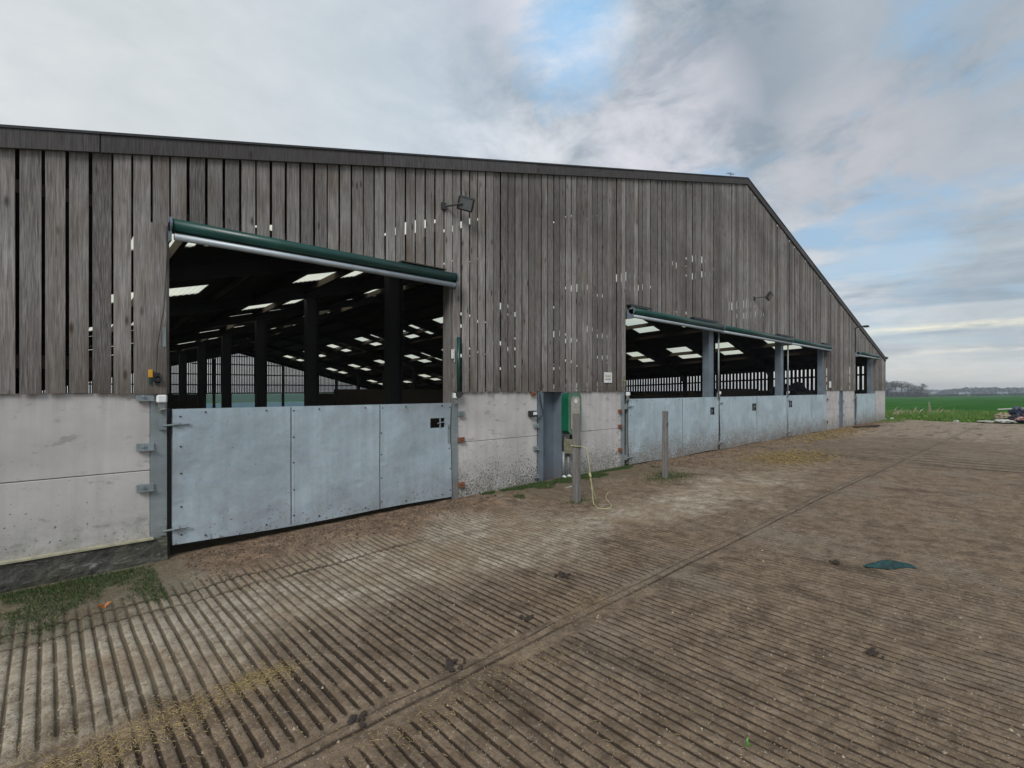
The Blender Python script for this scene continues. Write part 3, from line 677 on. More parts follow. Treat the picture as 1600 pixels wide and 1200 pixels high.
for g_, xa in ((g2, 9.12), (g3, 13.5), (g4, 18.68), (g5, 27.33)): hinge(g_, xa, xa+.25, 1.33); hinge(g_, xa, xa+.25, .24)
# fixing brackets
def bracket(x0, x1, z, m='steel', h=.075):
    b = MB(); b.bevbox(x0, x1, -.028, -.0135 if m == 'steel' else -.002, z-h/2, z+h/2, .003); b.box(x0, x1, -.055, -.028, z-h/2, z-h/2+.008); xm = x0+(x1-x0)*.35
    b.tube([(xm, -.05, z+.01), (xm, -.02, z+.01)], .016, 6); b.build('bracket', M[m], barn)
for z in (1.62, 1.115, .70): bracket(.652, .80, z)
for x, z, m in ((4.66, 1.33, 'steel'), (4.66, .92, 'rust'), (4.66, .22, 'rust'), (8.87, 1.24, 'rust'), (8.87, .92, 'rust'), (8.87, .42, 'rust'), (6.32, 1.06, 'steel'), (6.32, .66, 'steel'), (6.32, .16, 'steel'), (6.26, 1.63, 'rust'), (24.75, 1.2, 'steel'), (24.75, .6, 'steel'), (25.4, 1.2, 'steel'), (25.4, .6, 'steel'), (23.14, 1.3, 'rust'), (23.14, .4, 'rust'), (27.1, 1.2, 'steel')):
    bracket(x, x+.13, z, m, .07)
# crank boxes / pale end caps on the posts beside each opening
for X, lab in ((.86, 'white lamp cap on the post left of the large gate'), (4.60, 'white lamp cap on the post below the green tube'), (9.17, 'white lamp cap on the post at the start of the wide opening'), (13.5, 'white lamp cap on the first column between the sheet gates'), (18.7, 'white lamp cap on the second column between the sheet gates')):
    e = empty('reflector_cap', (X, -.03, 1.60), label=lab, cat='reflector', group='white caps on the gate posts')
    b = MB(); b.bevbox(-.045, .045, -.055, .018, -.04, .045, .014); b.build('cap', M['white'], e, smooth=False)
    b = MB(); b.box(-.03, .03, -.03, .0, -.13, -.04); b.tube([(-.02, -.04, -.11), (.03, -.05, -.10)], .008, 6); b.build('bracket', M['steel'], e)

# barn floor
def bed_mat():
    k = N('barn_bedding'); tc = k.n('TexCoord').outputs['Object']; n2 = k.noise(tc, 3., 6)
    return k.fin(k.mix(n2, (.05, .035, .022), (.13, .095, .055)), .95, k.bump(n2, .8, .05))
sheet('barn_floor', np.linspace(X0, X1, 60), np.concatenate([np.linspace(.072, 3, 20), np.linspace(3.5, YE, 40)]), lambda x, y: z0(x)-.01-GD*y+.05*fbm(x, y, 1, 3, 3)*ss(y, .1, 1), bed_mat())

# ---------------------------------------------------------------- things on the barn wall
def floodlight(x, z, yaw, lab, arm=.18, s=1.):
    e = empty('floodlight', (x, -.04, z), label=lab, cat='floodlight', group='floodlights on the gable')
    b = MB(); b.tube([(-.30*s, .0, -.06), (-.2*s, -.08, -.04), (-.06*s, -arm, -.01)], .016, 8); b.box(-.36*s, -.27*s, -.02, .01, -.11, -.01); b.build('arm', M['darksteel'], e)
    b = MB(); b.bevbox(-.135*s, .135*s, -.035, .03, -.115*s, .115*s, .014); h = b.build('housing', M['black'], e, loc=(0, -arm, 0))
    h.rotation_euler = (math.radians(32), math.radians(12), yaw)      # face turned down and to the left
    b = MB(); b.bevbox(-.108*s, .108*s, -.0385, -.0355, -.088*s, .088*s, .001); b.build('lens', M['glass'], h)
    b = MB()
    for q in range(7): b.box(-.09*s+q*.03*s-.004, -.09*s+q*.03*s+.004, .03, .055, -.08*s, .08*s)
    b.build('heat_sink', M['darksteel'], h)
floodlight(4.66, 4.52, -.6, 'dark floodlight on the boards just right of the nearest opening', s=.9)
floodlight(16.18, 4.55, .1, 'small floodlight on the boards above the wide opening', .32)
e = empty('wall_lamp', (27.2, -.04, 4.5), label='dark wall lamp on an arm above the farthest opening with a cable running down', cat='lamp')
b = MB(); b.tube([(0, 0, 0), (-.15, -.25, .05), (-.35, -.5, .04)], .025, 8); b.build('arm', M['darksteel'], e)
b = MB(); b.bevbox(-.55, -.3, -.62, -.42, -.03, .05, .02); b.build('lamp_head', M['darksteel'], e)
b = MB(); b.tube([(0, -.01, 0), (.02, -.015, -.5), (0, -.015, -1.1)], .022, 6); b.build('cable', M['black'], e)

# pulley block on the left board with its cord
e = empty('pulley_hoist', (.80, -.065, 1.80), label='small black cord winch with yellow tag beside the large opening', cat='winch')
b = MB(); b.tube([(.02, -.02, .0), (.02, .0, .0)], .035, 14); b.tube([(.02, -.045, .0), (.02, -.02, .0)], .022, 12); b.box(.0, .04, -.02, .0, -.05, .07); b.build('winch_drum', M['black'], e)
b = MB(); b.bevbox(-.055, -.018, -.02, .0, .02, .10, .004); b.build('tag', M['yellow'], e)
b = MB(); b.bevbox(-.05, -.03, -.012, .0, -.05, .02, .002); b.build('tag_foot', M['green'], e)
b = MB(); b.tube([(.01, -.02, .03), (.02, -.02, .35), (.075, -.025, .75), (.11, -.03, 1.52)], .0045, 6); b.build('cord', M['black'], e)
b = MB(); b.bevbox(.865, .895, -.067, -.0625, 2.14, 2.34, .001); o = b.build('metal_plate', M['steel'], label='small pale metal plate on the corner board left of the large opening', cat='plate')
# green gear tube right of the opening
e = empty('gear_tube', (4.62, -.09, 1.62), label='upright dark green gear tube fixed to the boards right of the large opening', cat='tube')
b = MB(); b.tube([(0, 0, .05), (0, 0, .88)], .028, 12); b.build('tube', M['green'], e, smooth=True)
b = MB(); b.tube([(0, -.03, 0), (.0, .03, -.0)], .05, 12); b.box(-.02, .09, .0, .05, -.01, .03); b.build('gearbox', M['darksteel'], e)
b = MB(); b.bevbox(-.105, -.06, .03, .045, .55, .69, .003); b.box(-.055, -.045, .035, .045, .50, .70); b.build('label_plate', M['white'], e)
# signs
def sign(x, z, w, h, lab, full):
    e = empty('safety_sign', (x, -.048, z), label=lab, cat='sign')
    b = MB(); b.box(-w/2, w/2, 0, .004, -h/2, h/2); b.build('sign_plate', M['white'], e)
    if full:
        y = M['yellow']; k = plain('sign_yellow', (.62, .62, .22), .5)
        b = MB()
        for q in (-1, 0, 1):
            cx = q*w*.24; b.add([(cx-w*.12, -.001, h*.05), (cx+w*.12, -.001, h*.05), (cx, -.001, h*.33)], [(0, 1, 2)])
        b.build('warning_triangles', k, e)
        b = MB()
        for q in (-1, 0, 1):
            cx = q*w*.24; b.box(cx-.006, cx+.006, -.003, -.0015, h*.10, h*.24); b.box(cx-.012, cx+.012, -.0031, -.0016, h*.09, h*.12)
        for q in range(9): b.box(-w*.33+q*w*.075, -w*.33+q*w*.075+w*.05, -.002, -.001, -h*.07, -h*.045)
        b.build('pictograms', M['black'], e)
        b = MB(); b.box(-w*.33, w*.33, -.002, -.001, -h*.23, -h*.14); b.build('text_bar', plain('sign_red', (.30, .10, .14), .5), e)
        b = MB()
        for q in range(7): b.box(-w*.29+q*w*.085, -w*.29+q*w*.085+w*.055, -.0035, -.0025, -h*.205, -h*.165)
        b.build('lettering', M['pale'], e)
sign(8.465, 1.945, .27, .21*1.02, 'white safety sign with yellow triangles and a dark red bar on the boards', True)
sign(23.45, 1.90, .28, .26, 'small plain white sign on the boards right of the wide opening', False)
# moss tuft / yellow clip beside the second opening
b = MB(); b.box(9.02, 9.045, -.075, -.05, 1.75, 2.0); b.box(9.0, 9.05, -.08, -.05, 1.86, 1.9); b.build('cord_cleat', M['olive'], label='olive cord cleat on the boards at the left edge of the wide opening', cat='cleat')
# junction box with conduit
e = empty('socket_box', (6.27, -.0, 1.27), label='small black socket box with white face on the white concrete wall', cat='socket box')
b = MB(); b.bevbox(-.08, .09, -.09, 0, -.05, .055, .012); b.build('box', M['black'], e)
b = MB(); b.bevbox(-.03, .065, -.097, -.0905, -.02, .035, .003); b.build('face', M['white'], e)
b = MB(); b.tube([(.20, -.03, .36), (.205, -.035, .24), (.26, -.035, .06), (.27, -.04, -.02), (.10, -.05, -.13)], .012, 8); b.build('conduit', M['darksteel'], e)
# green cabinet
e = empty('green_cabinet', (7.20, -.02, 1.235), label='green round-topped cabinet with cream front hung on the white wall', cat='cabinet')
w, d, h = .165, .20, .36
def arch(hw, z0_, z1_, r, n=7):
    p = [(-hw, z0_+.06), (-hw+.06, z0_), (hw-.06, z0_), (hw, z0_+.06)]
    p += [(hw-r+r*math.cos(a), z1_-r+r*math.sin(a)) for a in np.linspace(0, PI/2, n)]
    p += [(-hw+r+r*math.cos(a), z1_-r+r*math.sin(a)) for a in np.linspace(PI/2, PI, n)]
    return p
b = MB(); b.prism(arch(w, -h, h+.04, .11), -d, -.02); b.build('shell', M['cabinet'], e)
b = MB(); b.prism(arch(w+.012, -h-.01, h+.052, .115), -d-.02, -d-.001); fr = b.build('front_rim', M['cabgreen_faded'], e)
b = MB(); b.prism(arch(w-.045, -h+.04, h-.03, .07), -d-.028, -d-.021); b.build('front_panel', M['cream'], e)
b = MB(); b.tube([(.0, -d-.036, h-.11), (.0, -d-.0285, h-.11)], .045, 20); b.build('dial', M['white'], e)
# meter box and pipes under it
e = empty('meter_box', (7.24, 0, .50), label='weathered olive meter box with grey pipes below the green cabinet', cat='meter box')
b = MB(); b.bevbox(-.14, .19, -.20, -.02, .0, .27, .01); b.build('box', M['olive'], e)
b = MB(); b.bevbox(-.13, .15, -.245, -.221, .0, .06, .006); b.build('lower_cover', M['cream'], e)
b = MB(); b.tube([(-.06, -.225, .17), (.1, -.24, .17)], .028, 10); b.tube([(0, -.1, .27), (0, -.12, .36)], .035, 10); b.build('valve', M['black'], e)
for px_ in (-.17, -.03):
    b = MB(); b.tube([(px_, -.06, .04), (px_, -.06, -.44)], .03, 10); b.build('pipe', M['steel'], e, smooth=True)
    b = MB(); b.tube([(px_, -.06, -.42), (px_+.0, -.15, -.49), (px_-.01, -.30, -.565)], .036, 10); b.build('pipe_elbow', M['white'], e, smooth=True)
b = MB(); b.tube([(-.14, -.04, .35), (-.18, -.05, .2), (-.17, -.05, .05)], .016, 6); b.build('cable', M['black'], e)

# wooden posts
def wpost(x, y, top, w, lab, seed, lean=0.):
    b = MB(); b.cur = seed; g = gz(x, y); rr = random.Random(seed); n = 9; vs = []
    for i in range(n):
        z = -.1+(top+.1)*i/(n-1); ww = w/2*(1-.06*i/n)+rr.uniform(-.002, .002); ox = lean*z+rr.uniform(-.002, .002)
        c_ = ww*.22
        for (a, b_) in ((-ww+c_, -ww), (ww-c_, -ww), (ww, -ww+c_), (ww, ww-c_), (ww-c_, ww), (-ww+c_, ww), (-ww, ww-c_), (-ww, -ww+c_)): vs.append((a+ox, b_, z))
    fs = [(i*8+k, i*8+(k+1) % 8, (i+1)*8+(k+1) % 8, (i+1)*8+k) for i in range(n-1) for k in range(8)]+[tuple((n-1)*8+k for k in range(8))]
    b.add(vs, fs); return b.build('wooden_post', M['timber'], loc=(x, y, g), label=lab, cat='post', group='wooden posts in front of the barn')
wpost(5.80, -1.44, 1.33, .098, 'grey wooden post with yellow rope tied round it before the green cabinet', 3)
wpost(8.46, -1.35, 1.27, .092, 'slightly thinner grey wooden post standing before the long sheet gate', 8, .006)
b = MB(); b.tube([(8.40, -1.42, 1.06), (8.39, -1.45, 1.06)], .012, 6); b.tube([(8.39, -1.45, 1.04), (8.39, -1.45, 1.09)], .008, 6)
b.build('hook', M['darksteel'], label='small iron staple on the side of the second wooden post', cat='hook')
# rope
def smoothpts(p, k=8):
    p = [np.array(q, float) for q in p]; p = [p[0]]+p+[p[-1]]; o = []
    for i in range(1, len(p)-2):
        for j in range(k):
            t = j/k; a, b_, c_, d_ = p[i-1], p[i], p[i+1], p[i+2]
            o.append(.5*((2*b_)+(-a+c_)*t+(2*a-5*b_+4*c_-d_)*t*t+(-a+3*b_-3*c_+d_)*t**3))
    o.append(p[-2]); return o
e = empty('rope', (5.80, -1.5, 0), label='pale yellow rope looped round the post and trailing on the concrete', cat='rope')
b = MB(); hw = .058
b.tube(smoothpts([(-hw, .0, .86), (-hw, .0+.12, .86), (hw, .12, .855), (hw, .0, .85), (0, -.005, .855), (-hw, 0, .86)], 6), .009, 6)
b.tube(smoothpts([(hw, -.0, .85), (.10, -.05, .80), (.115, -.08, .62), (.10, -.14, .32), (.07, -.20, .05), (.05, -.24, .022), (-.02, -.32, .02), (-.08, -.42, .02), (-.01, -.50, .02), (.16, -.46, .02), (.34, -.28, .02), (.56, -.06, .02), (.86, .12, .022), (1.05, .2, .022)], 8), .0075, 6)
b.tube(smoothpts([(.105, -.09, .45), (.13, -.12, .30), (.2, -.12, .12), (.27, -.1, .022)], 6), .008, 6)
b.tube([(.10, -.13, .40), (.108, -.10, .46)], .017, 8)
b.build('rope_strand', M['rope'], e, smooth=True)

# rag
def cloth(name, cx, cy, L, W, ang, H, seed, m, lab, cat):
    rr = np.random.RandomState(seed); n, k = 26, 12; b = MB(); vs = []; fs = []; ca, sa = math.cos(ang), math.sin(ang)
    for i in range(n+1):
        u = i/n; wd = W*(.25+.75*math.sin(PI*min(1, u**.8*.9+.1)))*(1+.25*math.sin(u*9+seed))
        for j in range(k+1):
            v = j/k-.5; px, py = (u-.5)*L, v*wd+.12*W*math.sin(u*5+seed)
            z = H*(.15+abs(math.sin(u*7+v*5+seed))*.45+.35*math.sin(u*15+v*9)+.3*abs(math.sin(u*23-v*17)))*(math.sin(PI*u)**.6)*(1-abs(2*v)**3)
            z = max(.004, z+.006); vs.append((cx+px*ca-py*sa, cy+px*sa+py*ca, gz(cx, cy)+.012+z))
    for i in range(n):
        for j in range(k): fs.append((i*(k+1)+j, (i+1)*(k+1)+j, (i+1)*(k+1)+j+1, i*(k+1)+j+1))
    b.add(vs, fs); o = b.build(name, m, smooth=True, label=lab, cat=cat); return o
cloth('rag', 5.84, -5.235, .46, .11, math.radians(-50), .052, 4, M['rag'], 'crumpled teal rag lying on the ridged concrete', 'rag')
# little leaves
def leaf(x, y, s, m, lab, ang):
    b = MB(); n = 9; vs = [(0, 0, .012)]
    for i in range(n):
        a = 2*PI*i/n; r = s*(.7+.45*math.sin(3*a+1)); vs.append((r*math.cos(a+ang)*1.3, r*math.sin(a+ang)*.8, .022+.018*math.sin(a*2+1)))
    b.add(vs, [(0, i+1, (i+1) % n+1) for i in range(n)]); b.build('leaf', m, loc=(x, y, gz(x, y)+.014), label=lab, cat='leaf')
leaf(2.475, -5.292, .019, M['leaf'], 'small bright green leaf on the concrete near the bottom edge', .4)
leaf(.33, -1.08, .04, M['orange'], 'orange fallen leaf in the grass strip at the left', .2)
# dung clumps
for i, (x, y, s, lab) in enumerate(((1.86, -3.745, .055, 'dark clump of dung beside the slab joint'), (2.66, -3.62, .045, 'smaller dark clump just past the biggest one on the joint'), (1.20, -3.80, .05, 'flat dark clump on the joint at the lower left'),
        (3.45, -3.25, .06, 'loose dark clump on the brown slab in the middle of the yard'), (5.6, -4.85, .05, 'dark clump just beyond the teal rag'), (3.9, -5.5, .04, 'dark clump on the ridges at the lower right'),
        (5.02, -.42, .10, 'black tuft of matted straw at the wall foot beside the large gate'))):
    b = MB()
    for q in range(14):
        rr = random.Random(i*31+q); blob(b, rr.gauss(0, s*.55), rr.gauss(0, s*.5), s*.12, s*rr.uniform(.18, .4), s*rr.uniform(.18, .4), s*rr.uniform(.15, .3), i*50+q, 7, 5, .5)
    b.build('dung_clump', M['dung'], loc=(x, y, gz(x, y)+.018), label=lab, cat='dung clump', group='dark clumps lying on the yard')
# timber offcut at the far wall
b = MB(); b.cur = 4; b.bevbox(-.9, 1.0, -.12, .12, 0, .06, .01); o = b.build('timber_plank', M['darkwood'], loc=(25.9, -.75, gz(26, 0)+.04), label='dark plank lying on the ground by the far white wall', cat='plank'); o.rotation_euler = (0, 0, -.2)
b = MB(); b.cur = 4; b.bevbox(-.1, .1, -.02, .02, 0, .015, .004); o = b.build('wood_chip', M['cream'], loc=(6.45, -.72, gz(6.4, 0)+.03), label='pale splinter of wood in the grass left of the roped post', cat='splinter'); o.rotation_euler = (0, 0, .15)

# scattered straw, chaff and crumbs (uncountable)
def litter(name, n, m, fn, size, lab, cat, seed):
    rr = np.random.RandomState(seed); b = MB(); c_ = 0
    while c_ < n:
        x, y = fn(rr)
        L = size*rr.uniform(.4, 1.6); w = rr.uniform(.0006, .0013)*max(1, size/.03); a = rr.uniform(0, PI); z = yz(x, y)+.002
        dx, dy = math.cos(a)*L/2, math.sin(a)*L/2; nx, ny = -math.sin(a)*w, math.cos(a)*w; t = rr.uniform(-.15, .3)*L; lift = rr.uniform(0, .004)
        b.cur = rr.rand()*10
        b.add([(x-dx-nx, y-dy-ny, z+lift), (x+dx-nx, y+dy-ny, z+lift+abs(t)), (x+dx+nx, y+dy+ny, z+lift+abs(t)), (x-dx+nx, y-dy+ny, z+lift), (x, y, z+lift+.003)], [(0, 1, 4), (1, 2, 4), (2, 3, 4), (3, 0, 4)])
        c_ += 1
    return b.build(name, m, kind='stuff', label=lab, cat=cat)
def straw_mat():
    k = N('straw'); bid = k.attr('bid'); r = k.n('TexWhiteNoise', {'W': bid}, noise_dimensions='1D').outputs['Value']
    return k.fin(k.mix(r, (.16, .10, .035), (.52, .40, .18)), .7)
M['straw'] = straw_mat()
def crumb_mat():
    k = N('chaff'); bid = k.attr('bid'); r = k.n('TexWhiteNoise', {'W': bid}, noise_dimensions='1D').outputs['Value']
    return k.fin(k.mix(r, (.12, .085, .055), (.46, .38, .27)), .8)
M['crumb'] = crumb_mat()
def f_all(r):
    while 1:
        dp = 2.0+r.rand()**1.6*9; t = r.uniform(-1.1, 1.1); X = (FX+FY*t)*dp; Y = (FY-FX*t)*dp+CAMY
        if Y < -.25 and X > -1.2: return X, Y
def f_sw(r):
    c_ = [(.46, -3.08, .22, .11), (-.02, -3.22, .22, .13), (.95, -3.03, .12, .09), (-.25, -3.35, .2, .15), (-.1, -3.12, .3, .12), (.2, -3.2, .3, .10), (.9, -3.03, .2, .07)]
    q = c_[min(6, int(r.rand()**1.2*7))]; return q[0]+r.randn()*q[2], q[1]+r.randn()*q[3]*(.6 if r.rand() < .7 else 1.6)
def f_pile(r): return 13.2+r.randn()*1.0, -1.9+r.randn()*.45
def f_far(r): return 21+r.randn()*2.2, -.75+r.randn()*.3
litter('straw_litter', 3600, M['straw'], f_all, .017, 'fine straw pieces strewn over the ridged concrete', 'straw', 5)
litter('straw_swath', 3600, M['straw'], f_sw, .024, 'dull golden straw swept in patches along the slab edges', 'straw', 6)
def f_sw2(r):
    q = [(3.15, -3.75, .2, .12), (2.2, -4.0, .3, .10), (1.45, -4.05, .25, .08)][r.randint(3)]; return q[0]+r.randn()*q[2], q[1]+r.randn()*q[3]
litter('straw_wisps', 700, M['straw'], f_sw2, .022, 'sparse straw wisps gathered along the long slab joint', 'straw', 16)
litter('straw_patch', 3000, M['straw'], f_pile, .10, 'thin golden straw patch before the gates of the wide opening', 'straw', 7)
litter('straw_drift', 3200, M['straw'], f_far, .10, 'brown straw drift along the gates toward the far corner', 'straw', 8)
b = MB(); rr = np.random.RandomState(9)
for q in range(8500):
    x, y = f_all(rr); s = rr.uniform(.0018, .0052)*(1+(rr.rand() < .06)*1.2); b.cur = rr.rand()*9; z = yz(x, y)
    k = rr.rand(3)*.6+.7; b.add([(x-s*k[0], y, z), (x, y-s*k[1], z), (x+s, y, z), (x, y+s*k[2], z), (x, y, z+s*1.1)], [(0, 1, 4), (1, 2, 4), (2, 3, 4), (3, 0, 4)])
b.build('chaff', M['crumb'], kind='stuff', label='pale grain crumbs and grit scattered over the yard', cat='chaff')
b = MB(); rr = np.random.RandomState(19)
for q in range(5200):     # lumpy muck along the gate feet
    X = rr.choice([rr.uniform(1.0, 4.6), rr.uniform(9.2, 23.), rr.uniform(27, 31)], p=[.5, .4, .1]); y = -.08-abs(rr.randn())*.42; s = rr.uniform(.004, .022)*(1 if X < 6 else 1.6)
    z = yz(X, y); b.cur = rr.rand()*9; k = rr.rand(5)*.8+.6
    b.add([(X-s*k[0], y+s*.3, z-.004), (X-s*.2, y-s*k[1], z-.004), (X+s*k[2], y-s*.2, z-.004), (X+.1*s, y+s*k[3], z-.004), (X, y, z+s*.8*k[4])], [(0, 1, 4), (1, 2, 4), (2, 3, 4), (3, 0, 4)])
def muck_mat():
    k = N('muck'); bid = k.attr('bid'); r = k.n('TexWhiteNoise', {'W': bid}, noise_dimensions='1D').outputs['Value']
    return k.fin(k.mix(r, (.045, .030, .02), (.21, .14, .09)), .9)
b.build('muck_crumbs', muck_mat(), kind='stuff', label='reddish brown muck crumbs along the foot of the gates', cat='muck')

# ---------------------------------------------------------------- grass
def grass_mat(name, a, b_):
    k = N(name); bid = k.attr('bid'); r = k.n('TexWhiteNoise', {'W': bid}, noise_dimensions='1D').outputs['Value']
    return k.fin(k.mix(r, a, b_), .65)
M['grass'] = grass_mat('short_grass', (.016, .04, .008), (.075, .12, .028))
M['verge'] = grass_mat('verge_grass', (.04, .11, .014), (.16, .27, .04))
M['dry'] = grass_mat('dry_stems', (.16, .13, .08), (.42, .38, .27))
def grass(name, n, fn, hmin, hmax, w, m, lab, seed, zf):
    rr = np.random.RandomState(seed); b = MB()
    for q in range(n):
        x, y = fn(rr); z = zf(x, y); h = rr.uniform(hmin, hmax); a = rr.uniform(0, 2*PI); lx, ly = rr.randn(2)*h*.38; ww = w*rr.uniform(.6, 1.3); b.cur = rr.rand()*9
        dx, dy = math.cos(a)*ww, math.sin(a)*ww
        b.add([(x-dx, y-dy, z-.01), (x+dx, y+dy, z-.01), (x+lx*.4+dx*.7, y+ly*.4+dy*.7, z+h*.6), (x+lx, y+ly, z+h)], [(0, 1, 2), (0, 2, 3)])
    return b.build(name, m, kind='stuff', label=lab, cat='grass')
def f_left(r):
    while 1:
        x = r.uniform(-2.2, .75); y = -.16-r.rand()**1.2*1.15
        if fbm(x, y, 2.6, 120, 4) > .36+.04*r.randn()+.25*(-y-.4)/1. + .22*max(0, x-.5) and y < -.15: return x, y
def f_mid(r):
    while 1:
        x = r.uniform(4.9, 9.3); y = -.08-r.rand()**1.6*.75
        if fbm(x, y, 2.2, 121, 3) > .36+.22*(-y)/.6+(.12 if x < 5.6 else 0): return x, y
def f_p2(r): return 8.6+r.randn()*.36, -1.33+r.randn()*.19
def f_p1(r): return 5.85+r.randn()*.12, -1.44+r.randn()*.07
def f_far2(r): return 33.+r.randn()*1.1, -.35+r.randn()*.3
grass('grass_strip', 20000, f_left, .01, .036, .0015, M['grass'], 'dark green grass strip along the left wall foot', 31, yz)
grass('wall_grass', 14000, f_mid, .012, .05, .0022, M['grass'], 'green grass growing at the foot of the middle white wall', 32, yz)
grass('grass_tuft', 1700, f_p2, .012, .045, .003, M['grass'], 'round grass patch at the second wooden post', 33, yz)
grass('post_grass', 250, f_p1, .012, .05, .003, M['grass'], 'few grass blades at the foot of the roped post', 34, yz)
fz = lambda x, y: float(field_z(np.array([x]), np.array([y]))[0])
def f_verge(r):
    while 1:
        x = 34.9+r.rand()**1.5*17; y = r.uniform(-14, 7.5)
        dirt = fbm(x, y, .45, 125, 3) > .56 and y < -2.5
        if not dirt: return x, y
grass('verge_grass', 34000, f_verge, .05, .26, .012, M['verge'], 'rough grass verge between the yard and the field', 35, fz)
grass('corner_grass', 1500, f_far2, .03, .10, .006, M['verge'], 'short grass round the far corner of the barn', 36, yz)
def f_weed(r):
    while 1:
        x = r.uniform(38, 48); y = r.uniform(-1.5, 5.)
        if fbm(x, y, .5, 130, 3) > .5: return x, y
grass('dry_weeds', 260, f_weed, .2, .6, .007, M['dry'], 'dry pale weed stems standing in the rough verge', 37, fz)

# ---------------------------------------------------------------- rubbish heap at the right edge
hx, hy = 35.6, -4.85; hz = fz(hx, hy)
def heap(dx, dy, rx, ry, rz, m, name, lab, seed, cat, z=0., rough=.35):
    b = MB(); blob(b, 0, 0, 0, rx, ry, rz, seed, 26, 18, rough); b.build(name, m, smooth=False, loc=(hx+dx, hy+dy, hz+rz*.45+z), label=lab, cat=cat, group='rubbish heap at the yard edge')
heap(.0, -.35, .45, .5, .30, M['bag'], 'rubbish_bag', 'large black crumpled bag at the base of the rubbish heap', 1, 'rubbish bag')
heap(.6, -.2, .4, .42, .28, M['bagblue'], 'rubbish_bag', 'dark blue bag on top of the rubbish heap', 2, 'rubbish bag', .28)
heap(.5, .35, .32, .36, .24, M['tan'], 'sack', 'tan sack at the left side of the rubbish heap', 3, 'sack', .10)
heap(-.1, -1.1, .5, .55, .34, M['bag'], 'rubbish_bag', 'black bag farthest right in the rubbish heap', 4, 'rubbish bag')
heap(-.35, .30, .32, .36, .10, M['pale'], 'plastic_sheet', 'pale plastic sheet spread in front of the rubbish heap', 5, 'sheet')
heap(-.45, -.45, .15, .38, .10, M['pink'], 'cloth', 'faded pink cloth hanging on the front of the black bag', 6, 'cloth', .14)
e = MB(); e.tube([(hx+.5, hy+.6, hz+.62), (hx+.7, hy-.3, hz+.70), (hx+.6, hy-1.3, hz+.66)], .03, 6); e.build('pale_pole', M['pale'], label='pale bent strip lying across the top of the rubbish heap', cat='strip')
for i, (x, y, s, lab) in enumerate(((35.0, -2.75, .13, 'white lump of litter at the grass edge'), (35.0, -3.9, .2, 'flat white litter piece left of the rubbish heap'), (34.9, -.05, .10, 'pale stone at the foot of the barn corner'), (34.8, .28, .07, 'tiny pale stone nearest the barn corner'), (44.5, -4.4, .16, 'white scrap out in the verge'))):
    b = MB(); blob(b, 0, 0, 0, s, s*(1.6 if i == 1 else 1), s*(.25 if i == 1 else .7), 20+i, 12, 8, .3); b.build('litter', M['pale'], loc=(x, y, fz(x, y)+s*.3+.03), label=lab, cat='litter', group='pale scraps along the verge')
b = MB()
for k in range(3): b.tube([(0, 0, 0), (.03*k-.03, -.05*k, .35), (.10*k-.1, .02, .75+.1*k)], .012, 5)
b.build('dead_stalk', M['dry'], loc=(43.2, -.55, fz(43.2, -.55)), label='tall pale dead stalk in the verge', cat='plant')

# ---------------------------------------------------------------- far trees
def foliage_mat(name, a, b_):
    k = N(name); bid = k.attr('bid'); r = k.n('TexWhiteNoise', {'W': bid}, noise_dimensions='1D').outputs['Value']; return k.fin(k.mix(r, a, b_), .85)
M['crownA'] = foliage_mat('bare_twigs', (.055, .05, .04), (.13, .115, .10)); M['crownB'] = foliage_mat('dark_foliage', (.02, .032, .02), (.06, .08, .045))
M['wood_far'] = foliage_mat('far_wood', (.05, .055, .05), (.115, .12, .115)); M['hedge'] = foliage_mat('hedge_leaves', (.012, .035, .016), (.03, .065, .03))
def pt(px, dist):   # place a thing on the terrain along a bearing (degrees right of the camera axis) at a given distance
    t = (px-800)/785.; X = (FX+FY*t)*dist; Y = (FY-FX*t)*dist+CAMY; return X, Y
def tree(px, dist, h, w, m, lab, seed, trunk=.45, n=1500):
    rr = np.random.RandomState(seed); X, Y = pt(px, dist); h *= 1.22; e = empty('tree', (X, Y, fz(X, Y)-.1), label=lab, cat='tree', group='trees at the far side of the field')
    t = MB(); lean = rr.randn()*.04; t.tube([(0, 0, 0), (lean*h*.5, 0, h*.4), (lean*h, .2, h*.75)], [h*.025, h*.018, h*.008], 7)
    tips = []
    for k in range(11):
        a = rr.rand()*2*PI; z1 = h*rr.uniform(trunk*.8, .75); r = w/2*rr.uniform(.45, .95); z2 = min(h*.96, z1+h*rr.uniform(.1, .3)); p = (r*math.cos(a), r*math.sin(a), z2)
        t.tube([(lean*z1, 0, z1), (p[0]*.5, p[1]*.5, (z1+z2)/2+.1*h*rr.rand()), p], [h*.011, h*.007, h*.003], 5); tips.append(p); tips.append((p[0]*.5, p[1]*.5, (z1+z2)/2+h*.05))
    tips.append((0, 0, h*.93)); t.build('trunk', M['bark'], e)
    c_ = MB()
    for q in range(n):
        p = tips[rr.randint(len(tips))]; s = h*.075; x, y, z = p[0]+rr.randn()*w*.085, p[1]+rr.randn()*w*.085, p[2]+rr.randn()*s; z = min(z, h*(1.02-.25*(math.hypot(x, y)/(w/2))**2)); c_.cur = rr.rand()*9
        L = h*rr.uniform(.012, .038); d = rr.randn(3); d /= np.linalg.norm(d); u = np.cross(d, (0, 0, 1.)); u /= np.linalg.norm(u)+1e-6; u *= .45
        c_.add([(x-d[0]*L, y-d[1]*L, z-d[2]*L), (x+u[0]*L, y+u[1]*L, z+u[2]*L), (x+d[0]*L, y+d[1]*L, z+d[2]*L), (x-u[0]*L, y-u[1]*L, z-u[2]*L)], [(0, 1, 2, 3)])
    c_.build('crown', m, e)
